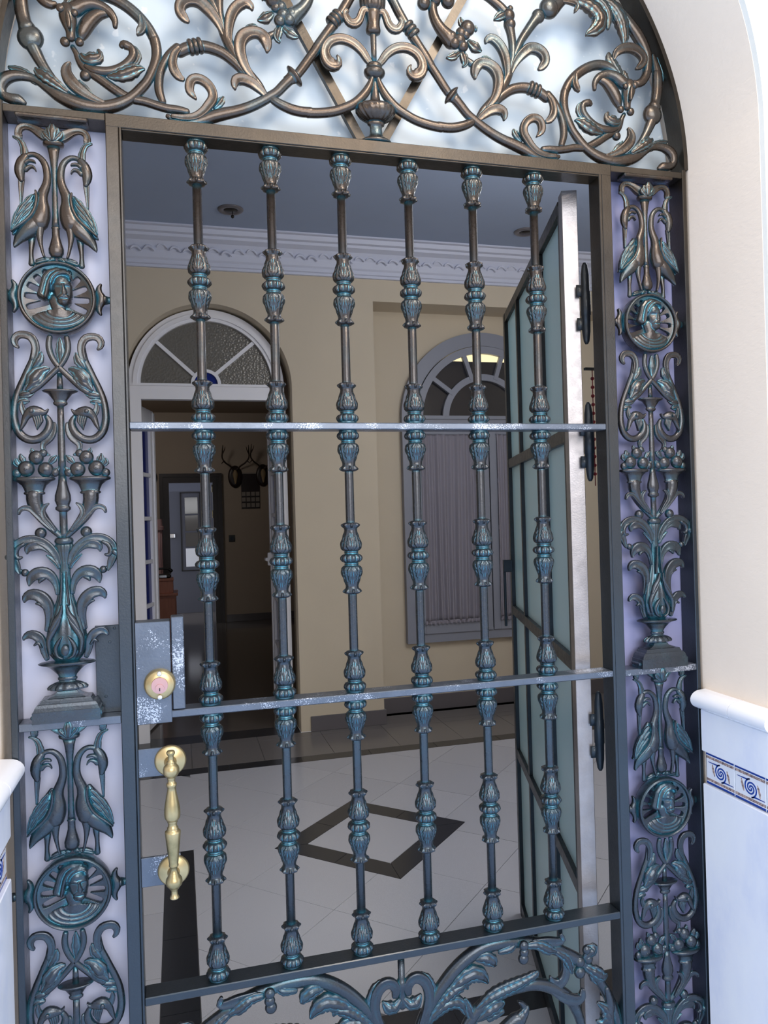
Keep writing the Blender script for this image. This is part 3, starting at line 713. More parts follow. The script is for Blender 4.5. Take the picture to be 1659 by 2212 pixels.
def bust(u, v_):
    h_ = 0.0
    # shoulders and drapery
    sx, sz = zm(785, 1150); sh = ell(u, v_, sx, sz, 1.0, .60, .17, .45)
    if u*u+v_*v_ > .885**2: return -1
    if sh > 0:
        d = math.hypot((u-zm(800, 0)[0])/.62, (v_-zm(0, 800)[1])/.42)
        fold = .030*max(0, math.cos(d*26)) if d > .55 else 0
        h_ = max(h_, sh+fold*(1 if u > -.1 else .7))
        if d < .55: h_ = max(h_, .15+.03*math.cos((u-.02)*14)*math.exp(-d*2))
    h_ = max(h_, seg(u, v_, sg_([(740, 650), (770, 760), (790, 880)], [125, 115, 120], .165)))
    h_ = max(h_, ell(u, v_, *zm(770, 330), .34, .34, .22, .5))
    # face
    fc = ell(u, v_, *zm(845, 460), .265, .475, .30, .42, .06)
    fc = max(fc, ell(u, v_, *zm(865, 640), .20, .20, .31, .5))
    if fc > 0:
        fc += ell(u, v_, *zm(770, 330), .20, .13, .02)+.02*math.exp(-((u-.10)/.22)**2-((v_-.50)/.09)**2)
        for ex, ey in ((775, 462), (935, 450)):
            e0, e1 = zm(ex, ey); fc -= .052*math.exp(-((u-e0)/.085)**2-((v_-e1)/.055)**2); fc += .026*math.exp(-((u-e0)/.045)**2-((v_-e1+.01)/.024)**2)
        fc += seg(u, v_, sg_([(700, 412), (770, 398), (840, 418)], 22, .030))+seg(u, v_, sg_([(880, 415), (930, 405), (975, 415)], 18, .026))
        fc += seg(u, v_, sg_([(866, 410), (876, 470), (886, 545)], [16, 24, 42], .062))
        fc += seg(u, v_, sg_([(775, 632), (840, 590), (880, 580), (920, 596), (958, 628)], [16, 26, 20, 24, 14], .040))
        fc -= .035*math.exp(-((u-zm(880, 0)[0])/.11)**2-((v_-zm(0, 640)[1])/.018)**2)
        fc += seg(u, v_, sg_([(830, 662), (885, 668), (935, 660)], 18, .022))
        fc += seg(u, v_, sg_([(650, 600), (720, 690), (800, 730), (890, 742), (950, 700)], [40, 46, 50, 52, 36], .030))*(1+.35*math.cos(u*60+v_*20))
        h_ = max(h_, fc)
    for s_ in hair:
        k = seg(u, v_, s_, .035)
        h_ = max(h_, k)
    return h_
n = 118
gx = [[(MX0+MR*1.012*(-.92+1.84*i/n), MZ0+MR*(-.92+1.84*j/n)) for j in range(n+1)] for i in range(n+1)]
hh = [[bust(-.92+1.84*i/n, -.92+1.84*j/n) for j in range(n+1)] for i in range(n+1)]
for _ in range(1):
    h2 = [r[:] for r in hh]
    for i in range(1, n):
        for j in range(1, n):
            if hh[i][j] > .01: h2[i][j] = (hh[i][j]*4+sum(max(0, hh[i+a][j+b]) for a, b in ((1, 0), (-1, 0), (0, 1), (0, -1))))/8
    hh = h2
fr = [[YP-.0015-max(0, hh[i][j])*.052 for j in range(n+1)] for i in range(n+1)]; bk = [[YP+.004]*(n+1) for _ in range(n+1)]
g = G(); g.add(*solid(gx, fr, bk, lambda i, j: min(hh[i][j], hh[i+1][j], hh[i][j+1], hh[i+1][j+1]) > .012))
addp('bust_relief', g)
# side lugs holding the medallion
lg = G()
x_, z_, w_ = T('L4', [(96, 1806, 44)])[0]; lg.ball(x_, YP+.001, z_, w_, .8, 16, 10)
stroke('L4', [(118, 1665, 14), (138, 1700, 26), (140, 1745, 34), (120, 1790, 44), (122, 1830, 44), (145, 1880, 34), (148, 1925, 26), (132, 1960, 14)], 'r', lg)
stroke('L4', [(118, 1810, 50), (70, 1808, 44), (35, 1806, 34), (5, 1805, 38), (-35, 1805, 44)], 'r', lg, dy=.004)
addp('side_lug', lg, True)
# S-scrolls with wings and dragon heads (right one traced)
sc = G()
stroke('L5', [(938, 248, 14), (962, 225, 26), (968, 180, 34), (935, 138, 36), (880, 128, 36), (825, 142, 38), (790, 185, 38), (778, 240, 36), (785, 300, 34), (800, 350, 30)], 'g', sc, dy=-.004)
stroke('L5', [(785, 210, 30), (795, 280, 32), (815, 360, 34), (855, 440, 34), (900, 530, 33), (945, 620, 33), (985, 720, 34), (1006, 820, 35), (1010, 920, 37), (985, 1020, 39), (930, 1085, 40), (860, 1108, 40), (785, 1092, 40), (725, 1045, 42), (692, 985, 40), (690, 930, 32), (715, 885, 22)], 'r', sc, dy=-.001)
stroke('L5', [(660, 960, 34), (665, 1020, 40), (690, 1075, 42), (735, 1120, 38), (762, 1160, 28), (755, 1210, 22), (725, 1245, 16), (705, 1250, 10)], 'g', sc)
stroke('L5', [(640, 135, 26), (652, 200, 30), (648, 270, 30), (620, 345, 28), (575, 410, 27), (510, 475, 28), (440, 540, 30), (370, 600, 32), (300, 650, 30)], 'r', sc, dy=-.005)
addp('beast_scroll', sc, True)
wl = G()
stroke('L5', [(862, 640, 26), (830, 580, 60), (790, 520, 78), (745, 470, 60), (700, 445, 40), (672, 440, 22)], 'v', wl, dy=-.004)
stroke('L5', [(880, 640, 20), (840, 600, 46), (790, 565, 48), (745, 545, 22)], 'v', wl, dy=-.006)
stroke('L5', [(800, 420, 28), (770, 380, 44), (745, 340, 40), (735, 300, 24), (728, 285, 10)], 'v', wl, dy=-.004)
stroke('L5', [(935, 690, 30), (890, 680, 42), (850, 672, 34), (818, 662, 14)], 'v', wl, dy=-.003)
stroke('L5', [(960, 760, 26), (920, 745, 36), (885, 745, 26), (868, 748, 10)], 'v', wl, dy=-.002)
addp('scroll_wing', wl, True)
dh = G()
stroke('L5', [(690, 822, 8), (715, 850, 22), (760, 850, 44), (820, 846, 58), (865, 860, 50), (900, 900, 34), (925, 960, 24), (950, 1010, 12)], 'r', dh, dy=-.007)
stroke('L5', [(925, 755, 8), (930, 800, 24), (918, 850, 28), (905, 890, 18)], 'g', dh, dy=-.006)
for k in range(4): stroke('L5', [(830-k*22, 880, 16), (815-k*20, 930, 17), (805-k*14, 980-k*10, 12), (800-k*10, 1015-k*14, 6)], 'r', dh, dy=-.007)
x_, z_, w_ = T('L5', [(838, 845, 22)])[0]; dh.ball(x_, YP-.018, z_, w_, .6, 14, 8)
addp('dragon_head', dh, True)
# knot leaf between the scrolls
g = G(); stroke('L5', [(575, 140, 10), (578, 200, 34), (580, 280, 42), (580, 350, 24), (580, 410, 8)], 'v', g, dy=-.004); addp('knot_leaf', g)
# cornucopias with fruit
co = G()
xx_ = T('L5', [(862, 1490, 1)])[0][0]
co.lathe(sorted(lprof('L5', [(1462, 178), (1475, 190), (1490, 186), (1505, 150), (1540, 108), (1580, 90), (1600, 84), (1606, 94), (1618, 96), (1628, 84)])), xx_, YP, 0, 28, .55)
stroke('L5', [(868, 1620, 74), (868, 1680, 72), (850, 1750, 66), (810, 1830, 54), (750, 1910, 42), (690, 1980, 32), (640, 2030, 26)], 'r', co)
stroke('L5', [(720, 1950, 20), (790, 1880, 26), (850, 1810, 30), (905, 1755, 28), (955, 1742, 26), (998, 1760, 22), (1012, 1795, 14)], 'g', co, dy=-.005)
stroke('L5', [(690, 1970, 20), (740, 1900, 26), (785, 1840, 28), (795, 1780, 26), (770, 1735, 22), (735, 1712, 10)], 'g', co, dy=-.005)
addp('cornucopia', co, True)
fu = []
for (x, y, r, nm) in ((828, 1275, 68, 'fruit'), (925, 1378, 76, 'fruit'), (745, 1390, 72, 'fruit'), (1012, 1420, 42, 'fruit'), (762, 1235, 38, 'fruit'), (660, 1420, 40, 'fruit')):
    x_, z_, w_ = T('L5', [(x, y, r)])[0]; g = G(); g.ball(x_, YP-.004, z_, w_, .75, 18, 12); g.ball(x_, YP-.004-w_*.72, z_-w_*.1, w_*.16, .8, 8, 6); addp(nm, g, True)
g = G()
for pts in ([(940, 1330, 20), (965, 1285, 36), (970, 1245, 12)], [(985, 1350, 20), (1015, 1320, 30), (1010, 1285, 10)], [(850, 1240, 20), (862, 1215, 26), (868, 1190, 8)], [(705, 1330, 20), (668, 1290, 34), (640, 1265, 14)], [(690, 1440, 20), (650, 1400, 30), (625, 1375, 12)]):
    stroke('L5', pts, 'v', g, dy=-.003)
addp('vine_leaf', g, True)
g = G(); x_, z_, w_ = T('L5', [(826, 1985, 54)])[0]; g.ball(x_, YP-.001, z_, w_, .9, 18, 12); addp('berry', g, True)
# acanthus vase
va = G()
def leaffn(t, a, r): return 1+.045*math.cos(a*14)+.02*math.cos(a*5)
va.lathe(sorted(lprof('L6', [(125, 84), (150, 94), (220, 72), (320, 56), (420, 52), (520, 54), (620, 66), (720, 88), (820, 122), (920, 156), (1020, 182), (1120, 196), (1200, 196), (1280, 178), (1340, 140), (1375, 110)])), 0, YP, 0, 56, .55, fn=leaffn)
for s_ in (-1, 1):
    for pts in ([(722, 760, 8), (745, 850, 26), (800, 930, 34), (850, 1010, 18)], [(735, 870, 8), (770, 940, 24), (830, 1020, 34), (880, 1120, 26), (870, 1250, 16)], [(740, 1090, 8), (780, 1140, 22), (812, 1210, 24), (790, 1290, 18), (742, 1316, 12)], [(712, 420, 10), (724, 600, 14), (742, 760, 14)]):
        Q = T('L6', pts); Q = [(s_*x+(0), z, w) for x, z, w in Q]
        sweep(va, Q if s_ > 0 else Q[::-1], YP-.017+(0.006 if pts[0][1] == 420 else 0), 'r')
x_, z_, w_ = T('L6', [(736, 1230, 40)])[0]; va.ball(0, YP-.022, z_, w_, .4, 16, 10, 1.4)
addp('acanthus_vase', va)
lf = []
def leaf(pts, style='g', dy=-.002, name='acanthus_leaf'):
    g = G(); 
    for i, p in enumerate(pts):
        if i == 0 and len(p) > 6 and p[0][0] > 760: p = [(a, b, w*(1+.22*min(1, k/4))) for k, (a, b, w) in enumerate(p)]
        stroke('L6', p, style if i == 0 else 'r', g, dy=dy-.002*i)
    addp(name, g, True)
leaf([[(742, 330, 26), (770, 240, 40), (830, 150, 46), (910, 85, 48), (1000, 52, 46), (1090, 58, 46), (1165, 100, 46), (1208, 165, 46), (1205, 240, 44), (1180, 310, 40), (1160, 370, 24), (1150, 400, 10)],
      [(1120, 232, 14), (1160, 235, 26), (1180, 190, 28), (1155, 130, 26), (1090, 95, 20)], [(1212, 200, 30), (1240, 215, 34), (1262, 220, 30)]])
leaf([[(800, 240, 20), (850, 170, 34), (920, 125, 46), (1000, 122, 52), (1055, 150, 42), (1065, 195, 12)]])
leaf([[(775, 640, 22), (782, 560, 30), (805, 490, 40), (855, 430, 48), (920, 408, 54), (985, 415, 54), (1035, 450, 44), (1055, 500, 24), (1062, 530, 8)], [(900, 470, 16), (940, 480, 26), (955, 505, 14)]])
leaf([[(905, 1010, 26), (882, 930, 36), (868, 840, 46), (880, 750, 52), (925, 680, 54), (990, 632, 50), (1060, 625, 46), (1105, 655, 32), (1118, 690, 12)], [(910, 790, 14), (950, 735, 24), (1000, 720, 12)]])
leaf([[(920, 1310, 26), (945, 1230, 34), (955, 1150, 40), (985, 1085, 44), (1035, 1045, 40), (1095, 1035, 34), (1135, 1060, 22), (1146, 1080, 10)], [(965, 1180, 14), (1000, 1130, 22), (1040, 1150, 12)]])
leaf([[(748, 370, 20), (775, 315, 26), (815, 275, 24), (850, 245, 16), (870, 230, 6)]], 'v')
g = G(); x_, z_, w_ = T('L6', [(1098, 392, 40)])[0]; g.ball(x_, YP-.002, z_, w_, .9, 16, 10)
stroke('L6', [(1040, 440, 20), (1098, 392, 16), (1155, 360, 20)], 'r', g); addp('leaf_bead', g, True)
# pedestal
pd = G()
pd.lathe(sorted(lprof('L6', [(1372, 130), (1380, 270), (1392, 290), (1404, 278), (1415, 220), (1440, 172), (1480, 130), (1515, 98), (1540, 88), (1548, 98), (1566, 98), (1578, 86), (1600, 92)])), 0, YP, 0, 40, .5)
pd.lathe(sorted(lprof('L6', [(1590, 90), (1605, 130), (1625, 168), (1650, 190), (1670, 186), (1682, 120)])), 0, YP, 0, 72, .5, fn=lambda t, a, r: .93+.17*abs(math.sin(a*7))**.6)
rows = [(1682, 96), (1705, 108), (1725, 138), (1745, 190), (1748, 238), (1768, 246), (1772, 252), (1790, 258), (1800, 285), (1830, 306), (1868, 318), (1872, 330), (1990, 330)]
pr_ = lprof('L6', rows); hwm = .052/ W_('L6', 330, 1900)
for i in range(len(pr_)-1):
    (z0, w0), (z1, w1) = pr_[i], pr_[i+1]; w0 *= hwm; w1 *= hwm; d0, d1 = .006+w0*.36, .006+w1*.36
    b = len(pd.v); pd.add([(-w0, YP-d0, z0), (w0, YP-d0, z0), (w0, YP+.012, z0), (-w0, YP+.012, z0), (-w1, YP-d1, z1), (w1, YP-d1, z1), (w1, YP+.012, z1), (-w1, YP+.012, z1)],
           [(0, 1, 5, 4), (1, 2, 6, 5), (2, 3, 7, 6), (3, 0, 4, 7)]+([(0, 3, 2, 1)] if i == 0 else [])+([(4, 5, 6, 7)] if i == len(pr_)-2 else []))
addp('pedestal', pd)
# build four panels sharing the meshes
meshes = []
import bmesh
def fixn(me):
    bm = bmesh.new(); bm.from_mesh(me); bmesh.ops.recalc_face_normals(bm, faces=bm.faces[:]); bm.to_mesh(me); bm.free()
def mkmesh(g, name, mirror=None):
    me = g.mesh(name, mirror=mirror); fixn(me); me.materials.append(M['cast'])
    me.polygons.foreach_set('use_smooth', [True]*len(me.polygons)); return me
stem_me = mkmesh(stem, 'cast_panel')
for nm, g, both in sub:
    flat = nm in ('capital', 'pedestal')
    meshes.append((nm, mkmesh(g, nm)))
    if both: meshes.append((nm, mkmesh(g, nm, mirror=0.0)))
    if flat:
        me = meshes[-1][1]
        for e in me.edges: pass
        try: me.set_sharp_from_angle(angle=math.radians(35))
        except Exception: pass
plab = {(0, 0): 'upper left panel of cranes, medallion, cornucopias and acanthus vase', (1, 0): 'upper right panel', (0, 1): 'lower left panel', (1, 1): 'lower right panel'}
for ix, axx in ((0, AX), (1, at(1400, 701, YP)[0])):
    for iz, azz in ((0, AZM), (1, AZM-.981)):
        o = bpy.data.objects.new('cast_panel', stem_me); C.collection.objects.link(o); o.parent = sur
        o.location = (axx, 0, azz); o.matrix_parent_inverse = sur.matrix_world.inverted()
        for nm, me in meshes:
            c = bpy.data.objects.new(nm, me); C.collection.objects.link(c); c.parent = o

# ---------------------------------------------------------------- fanlight scrollwork (right half traced, mirrored)
TX = at(808.6, 155, YP)[0]
def TT(z, pts, dy=0): return tr(z, pts, YP+dy)
def both(name, strokes, both_=True):
    """strokes: list of (zoom, style, dy, pts) or callables on G"""
    if name in ('acanthus_leaf', 'outer_leaf') and len(strokes) > 1: return [both(name, [q]) for q in strokes]
    g = G()
    for s_ in strokes:
        if callable(s_): s_(g)
        else: z, st, dy, pts = s_; sweep(g, TT(z, pts), YP+dy, st)
    o = []
    for mir in ((None, TX) if both_ else (None,)):
        me = g.mesh(name, mirror=mir); fixn(me); q = link(name, me, None, M['cast'])
        q.parent = sur; q.matrix_parent_inverse = sur.matrix_world.inverted(); o.append(q)
    return o
def balls(z, lst, dy=-.004, ky=.8):
    def f_(g):
        for x, y, r in lst:
            a = TT(z, [(x, y, r)])[0]; g.ball(a[0], YP+dy, a[1], a[2], ky, 16, 10)
    return f_
# centre urn, knot, rod, calyx, cone
def zE(y): return TT('E', [(825, y, 1)])[0][1]
def wE(w): return w/5.53/ppm(TX, 2.1, YP)
def latE(g, rows, ky=.8, fn=None, n=32): g.lathe(sorted([(zE(y), wE(w)) for y, w in rows]), TX, YP, 0, n, ky, fn=fn)
g = G()
latE(g, [(1712, 186), (1700, 190), (1685, 182), (1660, 140), (1640, 100), (1610, 78), (1540, 72), (1510, 78), (1500, 100), (1480, 106), (1462, 100), (1455, 96)], .6)
latE(g, [(1462, 96), (1450, 130), (1410, 190), (1360, 226), (1310, 232), (1275, 205), (1250, 150), (1240, 96)], .7, fn=lambda t, a, r: 1+.07*abs(math.sin(a*9+t*60)), n=90)
latE(g, [(1245, 92), (1230, 74), (1180, 60), (1100, 50), (1000, 36), (930, 24)])
o = g.obj('urn', M['cast'], None, True); o.parent = sur; o.matrix_parent_inverse = sur.matrix_world.inverted()
g = G(); latE(g, [(960, 34), (948, 66), (930, 96), (905, 120), (875, 130), (850, 126), (832, 104), (822, 92), (808, 96), (790, 96), (772, 88), (758, 64), (750, 30)])
o = g.obj('knot', M['cast'], None, True); o.parent = sur; o.matrix_parent_inverse = sur.matrix_world.inverted()
g = G(); latE(g, [(770, 30), (600, 34), (430, 38), (400, 40)])
latE(g, [(420, 44), (400, 84), (370, 92), (320, 84), (260, 86), (200, 100), (160, 110), (120, 90)])
o = g.obj('calyx', M['cast'], None, True); o.parent = sur; o.matrix_parent_inverse = sur.matrix_world.inverted()
g = G(); latE(g, [(160, 90), (120, 140), (40, 160), (-60, 160), (-160, 140), (-260, 100), (-330, 50), (-360, 10)], .8, fn=lambda t, a, r: 1+.09*math.cos(a*9+t*420)*math.cos(a*9-t*420), n=72)
latE(g, [(-340, 30), (-500, 30), (-900, 30)])
o = g.obj('cone', M['cast'], None, True); o.parent = sur; o.matrix_parent_inverse = sur.matrix_world.inverted()
both('calyx_petal', [('E', 'g', -.006, [(870, 170, 40), (920, 180, 44), (950, 240, 46), (980, 320, 50), (1030, 375, 54), (1090, 380, 50), (1130, 330, 46), (1135, 275, 36), (1110, 245, 26)])])
both('volute_scroll', [('E', 'g', -.002, [(850, 800, 34), (905, 740, 46), (960, 665, 52), (1040, 605, 56), (1130, 580, 58), (1220, 590, 58), (1310, 640, 58), (1370, 720, 58), (1390, 810, 62), (1360, 890, 72), (1295, 915, 72), (1240, 880, 48), (1235, 820, 26), (1255, 790, 8)])])
both('lower_arc', [('E', 'r', -.003, [(850, 920, 26), (875, 1000, 36), (915, 1090, 48), (980, 1190, 54), (1080, 1300, 56), (1200, 1385, 56), (1330, 1455, 56), (1480, 1505, 57), (1620, 1535, 57)]),
                   ('D', 'r', -.003, [(430, 628, 52), (520, 642, 53), (620, 640, 53), (720, 615, 50), (790, 585, 42), (815, 570, 30)])])
def flare(g):
    a = TT('D', [(576, 290, 1)])[0]; b = TT('D', [(640, 350, 1)])[0]
    d = np.array([b[0]-a[0], b[1]-a[1]]); d /= np.linalg.norm(d); nn = np.array([-d[1], d[0]])
    u = wE(1)*5.53/5.027
    prof = [(-34, 40), (-30, 62), (-14, 108), (-4, 122), (4, 118), (10, 92), (24, 68), (50, 58), (80, 54)]
    v = []; f = []; K = 28
    for t, r in prof:
        for j in range(K):
            an = 2*PI*j/K; p = np.array(a[:2])+d*t*u*1.3+nn*r*u*math.cos(an); v.append((p[0], YP-.002-math.sin(an)*r*u*.6, p[1]))
    for i in range(len(prof)-1):
        for j in range(K): f.append((i*K+j, i*K+(j+1) % K, (i+1)*K+(j+1) % K, (i+1)*K+j))
    f += [tuple(range(K)), tuple(range((len(prof)-1)*K, len(prof)*K))]
    g.add(v, f)
def rings(z, p0, p1, hw, cnt, wdt=1.0):
    def f_(g):
        a = np.array(TT(z, [(*p0, 1)])[0][:2]); b = np.array(TT(z, [(*p1, 1)])[0][:2]); d = b-a; Ln = np.linalg.norm(d); d /= Ln; nn = np.array([-d[1], d[0]])
        r0 = TT(z, [(*p0, hw)])[0][2]; step = Ln/cnt
        prof = []
        for k in range(cnt):
            for q in np.linspace(0, PI, 7): prof.append((k*step+step*(.5-.5*math.cos(q)), r0*(.80+.24*math.sin(q))))
        v = []; f = []; K = 24
        for t, r in prof:
            for j in range(K):
                an = 2*PI*j/K; p = a+d*t+nn*r*math.cos(an); v.append((p[0], YP-.002-math.sin(an)*r*.85, p[1]))
        for i in range(len(prof)-1):
            for j in range(K): f.append((i*K+j, i*K+(j+1) % K, (i+1)*K+(j+1) % K, (i+1)*K+j))
        f += [tuple(range(K)), tuple(range((len(prof)-1)*K, len(prof)*K))]; g.add(v, f)
    return f_
both('long_staff', [('E', 'r', -.001, [(930, -200, 58), (985, -90, 58), (1040, 10, 58), (1100, 130, 58), (1160, 240, 58), (1215, 340, 58), (1290, 460, 58), (1360, 570, 57), (1435, 690, 57), (1500, 800, 54)]),
                    ('D', 'r', -.001, [(300, -120, 48), (345, -45, 48), (375, 0, 48), (430, 85, 48), (490, 180, 48), (545, 262, 46)]), flare,
                    ('D', 'r', -.001, [(610, 320, 54), (670, 390, 52), (750, 490, 50), (830, 560, 50), (930, 640, 52), (1040, 715, 54), (1150, 775, 56), (1260, 825, 60), (1360, 875, 62), (1440, 925, 60), (1520, 965, 52), (1600, 985, 44), (1680, 975, 34), (1740, 950, 22)]),
                    rings('E', (1195, 295), (1305, 440), 84, 3)])
both('hook_leaf', [('D', 'g', -.006, [(1700, 960, 22), (1600, 950, 32), (1510, 920, 38), (1440, 860, 42), (1390, 790, 46), (1350, 720, 48), (1345, 650, 46), (1380, 585, 46), (1440, 550, 46), (1500, 560, 46), (1535, 610, 46), (1540, 680, 42), (1510, 725, 24), (1490, 745, 10)]),
                   ('D', 'v', .0, [(1330, 780, 22), (1290, 730, 36), (1265, 690, 36), (1250, 660, 16)])])
both('fruit_branch', [('A', 'r', .001, [(-40, 900, 38), (40, 897, 44), (140, 905, 46), (240, 895, 46), (340, 880, 46), (440, 880, 46), (520, 860, 48), (610, 810, 50), (700, 750, 50), (780, 700, 50), (850, 650, 48), (885, 590, 36), (905, 530, 28), (930, 480, 26)]),
                      balls('A', [(840, 740, 54)], .001), ('A', 'v', -.005, [(860, 560, 20), (830, 590, 44), (780, 580, 62), (730, 560, 60), (705, 520, 40), (715, 480, 18)]),
                      ('A', 'r', -.004, [(830, 660, 26), (760, 680, 42), (670, 672, 46), (590, 640, 46), (520, 590, 46), (465, 530, 46), (425, 460, 44), (420, 400, 42), (445, 365, 42), (495, 358, 46), (515, 375, 30)]),
                      ('A', 'v', -.002, [(420, 540, 20), (385, 480, 34), (375, 420, 34), (390, 370, 20), (405, 350, 8)]),
                      ('A', 'v', -.006, [(640, 720, 20), (570, 700, 56), (490, 660, 70), (420, 610, 66), (360, 575, 38), (325, 570, 8)])])
both('great_spiral', [('B', 'r', .0, [(900, 940, 30), (840, 880, 56), (760, 815, 58), (660, 780, 58), (560, 785, 58), (450, 830, 58), (350, 905, 58), (270, 1000, 56), (225, 1090, 55)]),
                      ('A', 'r', .0, [(222, 210, 55), (208, 300, 54), (212, 400, 54), (235, 490, 52), (265, 570, 52), (310, 670, 52), (370, 760, 54), (440, 850, 56), (520, 925, 60), (610, 985, 66), (720, 1030, 70), (840, 1045, 74), (950, 1030, 74), (1060, 990, 68), (1150, 930, 56), (1240, 880, 42), (1330, 870, 44), (1420, 890, 54), (1490, 945, 62), (1520, 1020, 58), (1500, 1090, 46), (1440, 1110, 50), (1390, 1110, 54), (1345, 1130, 30)]),
                      ('A', 'g', -.006, [(330, 20, 20), (325, 90, 34), (325, 150, 44), (350, 200, 40), (368, 228, 16)])])
both('corner_stem', [('A', 'r', -.001, [(900, 1010, 30), (1000, 960, 36), (1080, 880, 40), (1140, 800, 46), (1190, 710, 52), (1225, 630, 60), (1250, 570, 66)]), balls('A', [(1262, 490, 122)], -.001, .6),
                     ('A', 'r', -.001, [(1285, 400, 80), (1300, 350, 66), (1315, 250, 66), (1322, 120, 66), (1318, 0, 62)]), ('B', 'r', -.001, [(1325, 900, 60), (1310, 820, 52), (1290, 740, 40), (1270, 670, 24)]),
                     ('B', 'v', .002, [(1340, 680, 18), (1370, 780, 26), (1390, 880, 24), (1390, 960, 12)])])
both('acanthus_leaf', [('A', 'v', -.008, [(1000, 960, 26), (1090, 900, 52), (1170, 850, 60), (1220, 820, 38), (1230, 800, 16)]),
                       ('A', 'g', -.006, [(700, 1000, 24), (800, 970, 40), (890, 920, 56), (960, 850, 62), (990, 770, 54), (975, 700, 36), (955, 670, 14)]),
                       ('A', 'v', -.004, [(780, 960, 20), (840, 900, 40), (880, 850, 30), (890, 820, 10)]), ('A', 'v', .002, [(1240, 900, 30), (1320, 840, 44), (1400, 815, 34), (1445, 810, 14)])])
both('beast_mask', [('B', 'r', -.005, [(560, 1085, 24), (560, 1020, 34), (590, 960, 42), (650, 920, 48), (730, 910, 56), (810, 940, 66), (880, 1000, 76), (930, 1040, 70)]),
                    ('A', 'r', -.002, [(620, 70, 40), (700, 110, 60), (770, 190, 72), (820, 280, 72), (850, 360, 56), (860, 410, 28)]),
                    ('A', 'r', -.009, [(955, 150, 70), (950, 220, 84), (940, 300, 70), (935, 370, 46), (935, 430, 44)]), balls('A', [(1000, 190, 42), (890, 205, 36)], -.018, .7), balls('A', [(868, 440, 44), (985, 470, 48)], -.006, .8),
                    ('A', 'r', -.021, [(945, 230, 18), (940, 300, 26), (936, 370, 20)]),
                    ('B', 'v', .0, [(900, 950, 40), (840, 860, 62), (785, 770, 62), (750, 700, 52), (742, 645, 22)]), ('B', 'v', .0, [(970, 1020, 26), (950, 950, 36), (930, 900, 40), (925, 865, 26)])])
both('outer_leaf', [('B', 'r', .0, [(560, -70, 54), (680, 0, 58), (800, 80, 60), (900, 170, 64), (1000, 300, 72), (1090, 430, 76), (1160, 560, 72), (1205, 680, 62), (1205, 800, 58), (1190, 900, 54), (1140, 980, 50), (1080, 1000, 44), (1050, 985, 30)]),
                    ('B', 'g', -.004, [(790, 720, 20), (815, 655, 42), (880, 605, 54), (970, 590, 58), (1060, 620, 58), (1130, 690, 56), (1140, 760, 50), (1095, 815, 36), (1060, 835, 16)]),
                    ('B', 'v', -.004, [(220, -20, 44), (330, 10, 60), (450, 60, 74), (560, 140, 86), (620, 230, 92), (615, 310, 88), (560, 380, 70), (490, 415, 36), (465, 435, 12)]),
                    ('B', 'v', -.007, [(560, 0, 36), (650, 80, 54), (710, 180, 50), (725, 280, 36), (715, 370, 18)]),
                    ('B', 'v', -.004, [(640, 10, 40), (750, 80, 72), (830, 180, 88), (880, 290, 84), (905, 400, 64), (920, 480, 50), (915, 530, 26)]),
                    ('B', 'g', -.006, [(180, 30, 30), (260, 40, 40), (320, 60, 42), (350, 100, 30), (330, 150, 22), (322, 170, 8)])])
both('goblet_stem', [('C', 'r', -.001, [(1200, 760, 26), (1240, 660, 36), (1280, 560, 42), (1330, 450, 46), (1400, 340, 50), (1470, 240, 56), (1510, 190, 70)]), balls('C', [(1515, 185, 76), (1630, 100, 112)], -.002, .7),
                     ('B', 'r', -.001, [(80, 110, 80), (150, 40, 66), (230, -10, 46)])])
both('main_stem', [('C', 'r', .0, [(860, 1290, 26), (920, 1200, 38), (1000, 1120, 46), (1080, 1030, 54), (1140, 930, 58), (1190, 820, 54), (1225, 710, 50), (1242, 600, 48), (1240, 480, 46), (1225, 370, 50), (1212, 310, 56), (1205, 270, 64), (1200, 230, 58)]),
                   balls('C', [(1212, 272, 60), (1190, 180, 72), (1210, 105, 34)], -.003, .8), ('C', 'v', -.003, [(1180, 150, 30), (1120, 180, 48), (1070, 205, 40), (1040, 225, 14)]),
                   ('C', 'r', .0, [(1170, 150, 56), (1110, 80, 54), (1040, 20, 50), (960, -40, 48), (870, -80, 46)])])
both('curled_leaf', [('C', 'g', -.004, [(1170, 880, 30), (1170, 760, 44), (1150, 640, 54), (1110, 540, 56), (1050, 465, 54), (990, 435, 48), (950, 455, 34), (942, 480, 16)])])
both('curled_leaf', [('C', 'g', -.004, [(1215, 800, 26), (1260, 700, 42), (1330, 610, 54), (1420, 545, 60), (1510, 560, 60), (1570, 620, 58), (1580, 695, 50), (1545, 745, 40), (1520, 765, 22)]), ('C', 'v', .0, [(1330, 560, 16), (1380, 520, 28), (1440, 500, 22), (1475, 495, 8)])])
both('curled_leaf', [('C', 'g', -.004, [(960, 1180, 26), (1030, 1090, 44), (1070, 980, 56), (1075, 870, 62), (1040, 780, 66), (970, 720, 60), (890, 705, 56), (835, 750, 60), (820, 820, 44), (825, 865, 18)]), ('C', 'v', -.001, [(1020, 700, 20), (970, 650, 30), (920, 635, 26), (905, 630, 8)])])
both('curled_leaf', [('D', 'g', -.004, [(870, 555, 28), (920, 510, 42), (990, 465, 52), (1070, 450, 56), (1130, 480, 52), (1145, 530, 34), (1140, 560, 14)])])
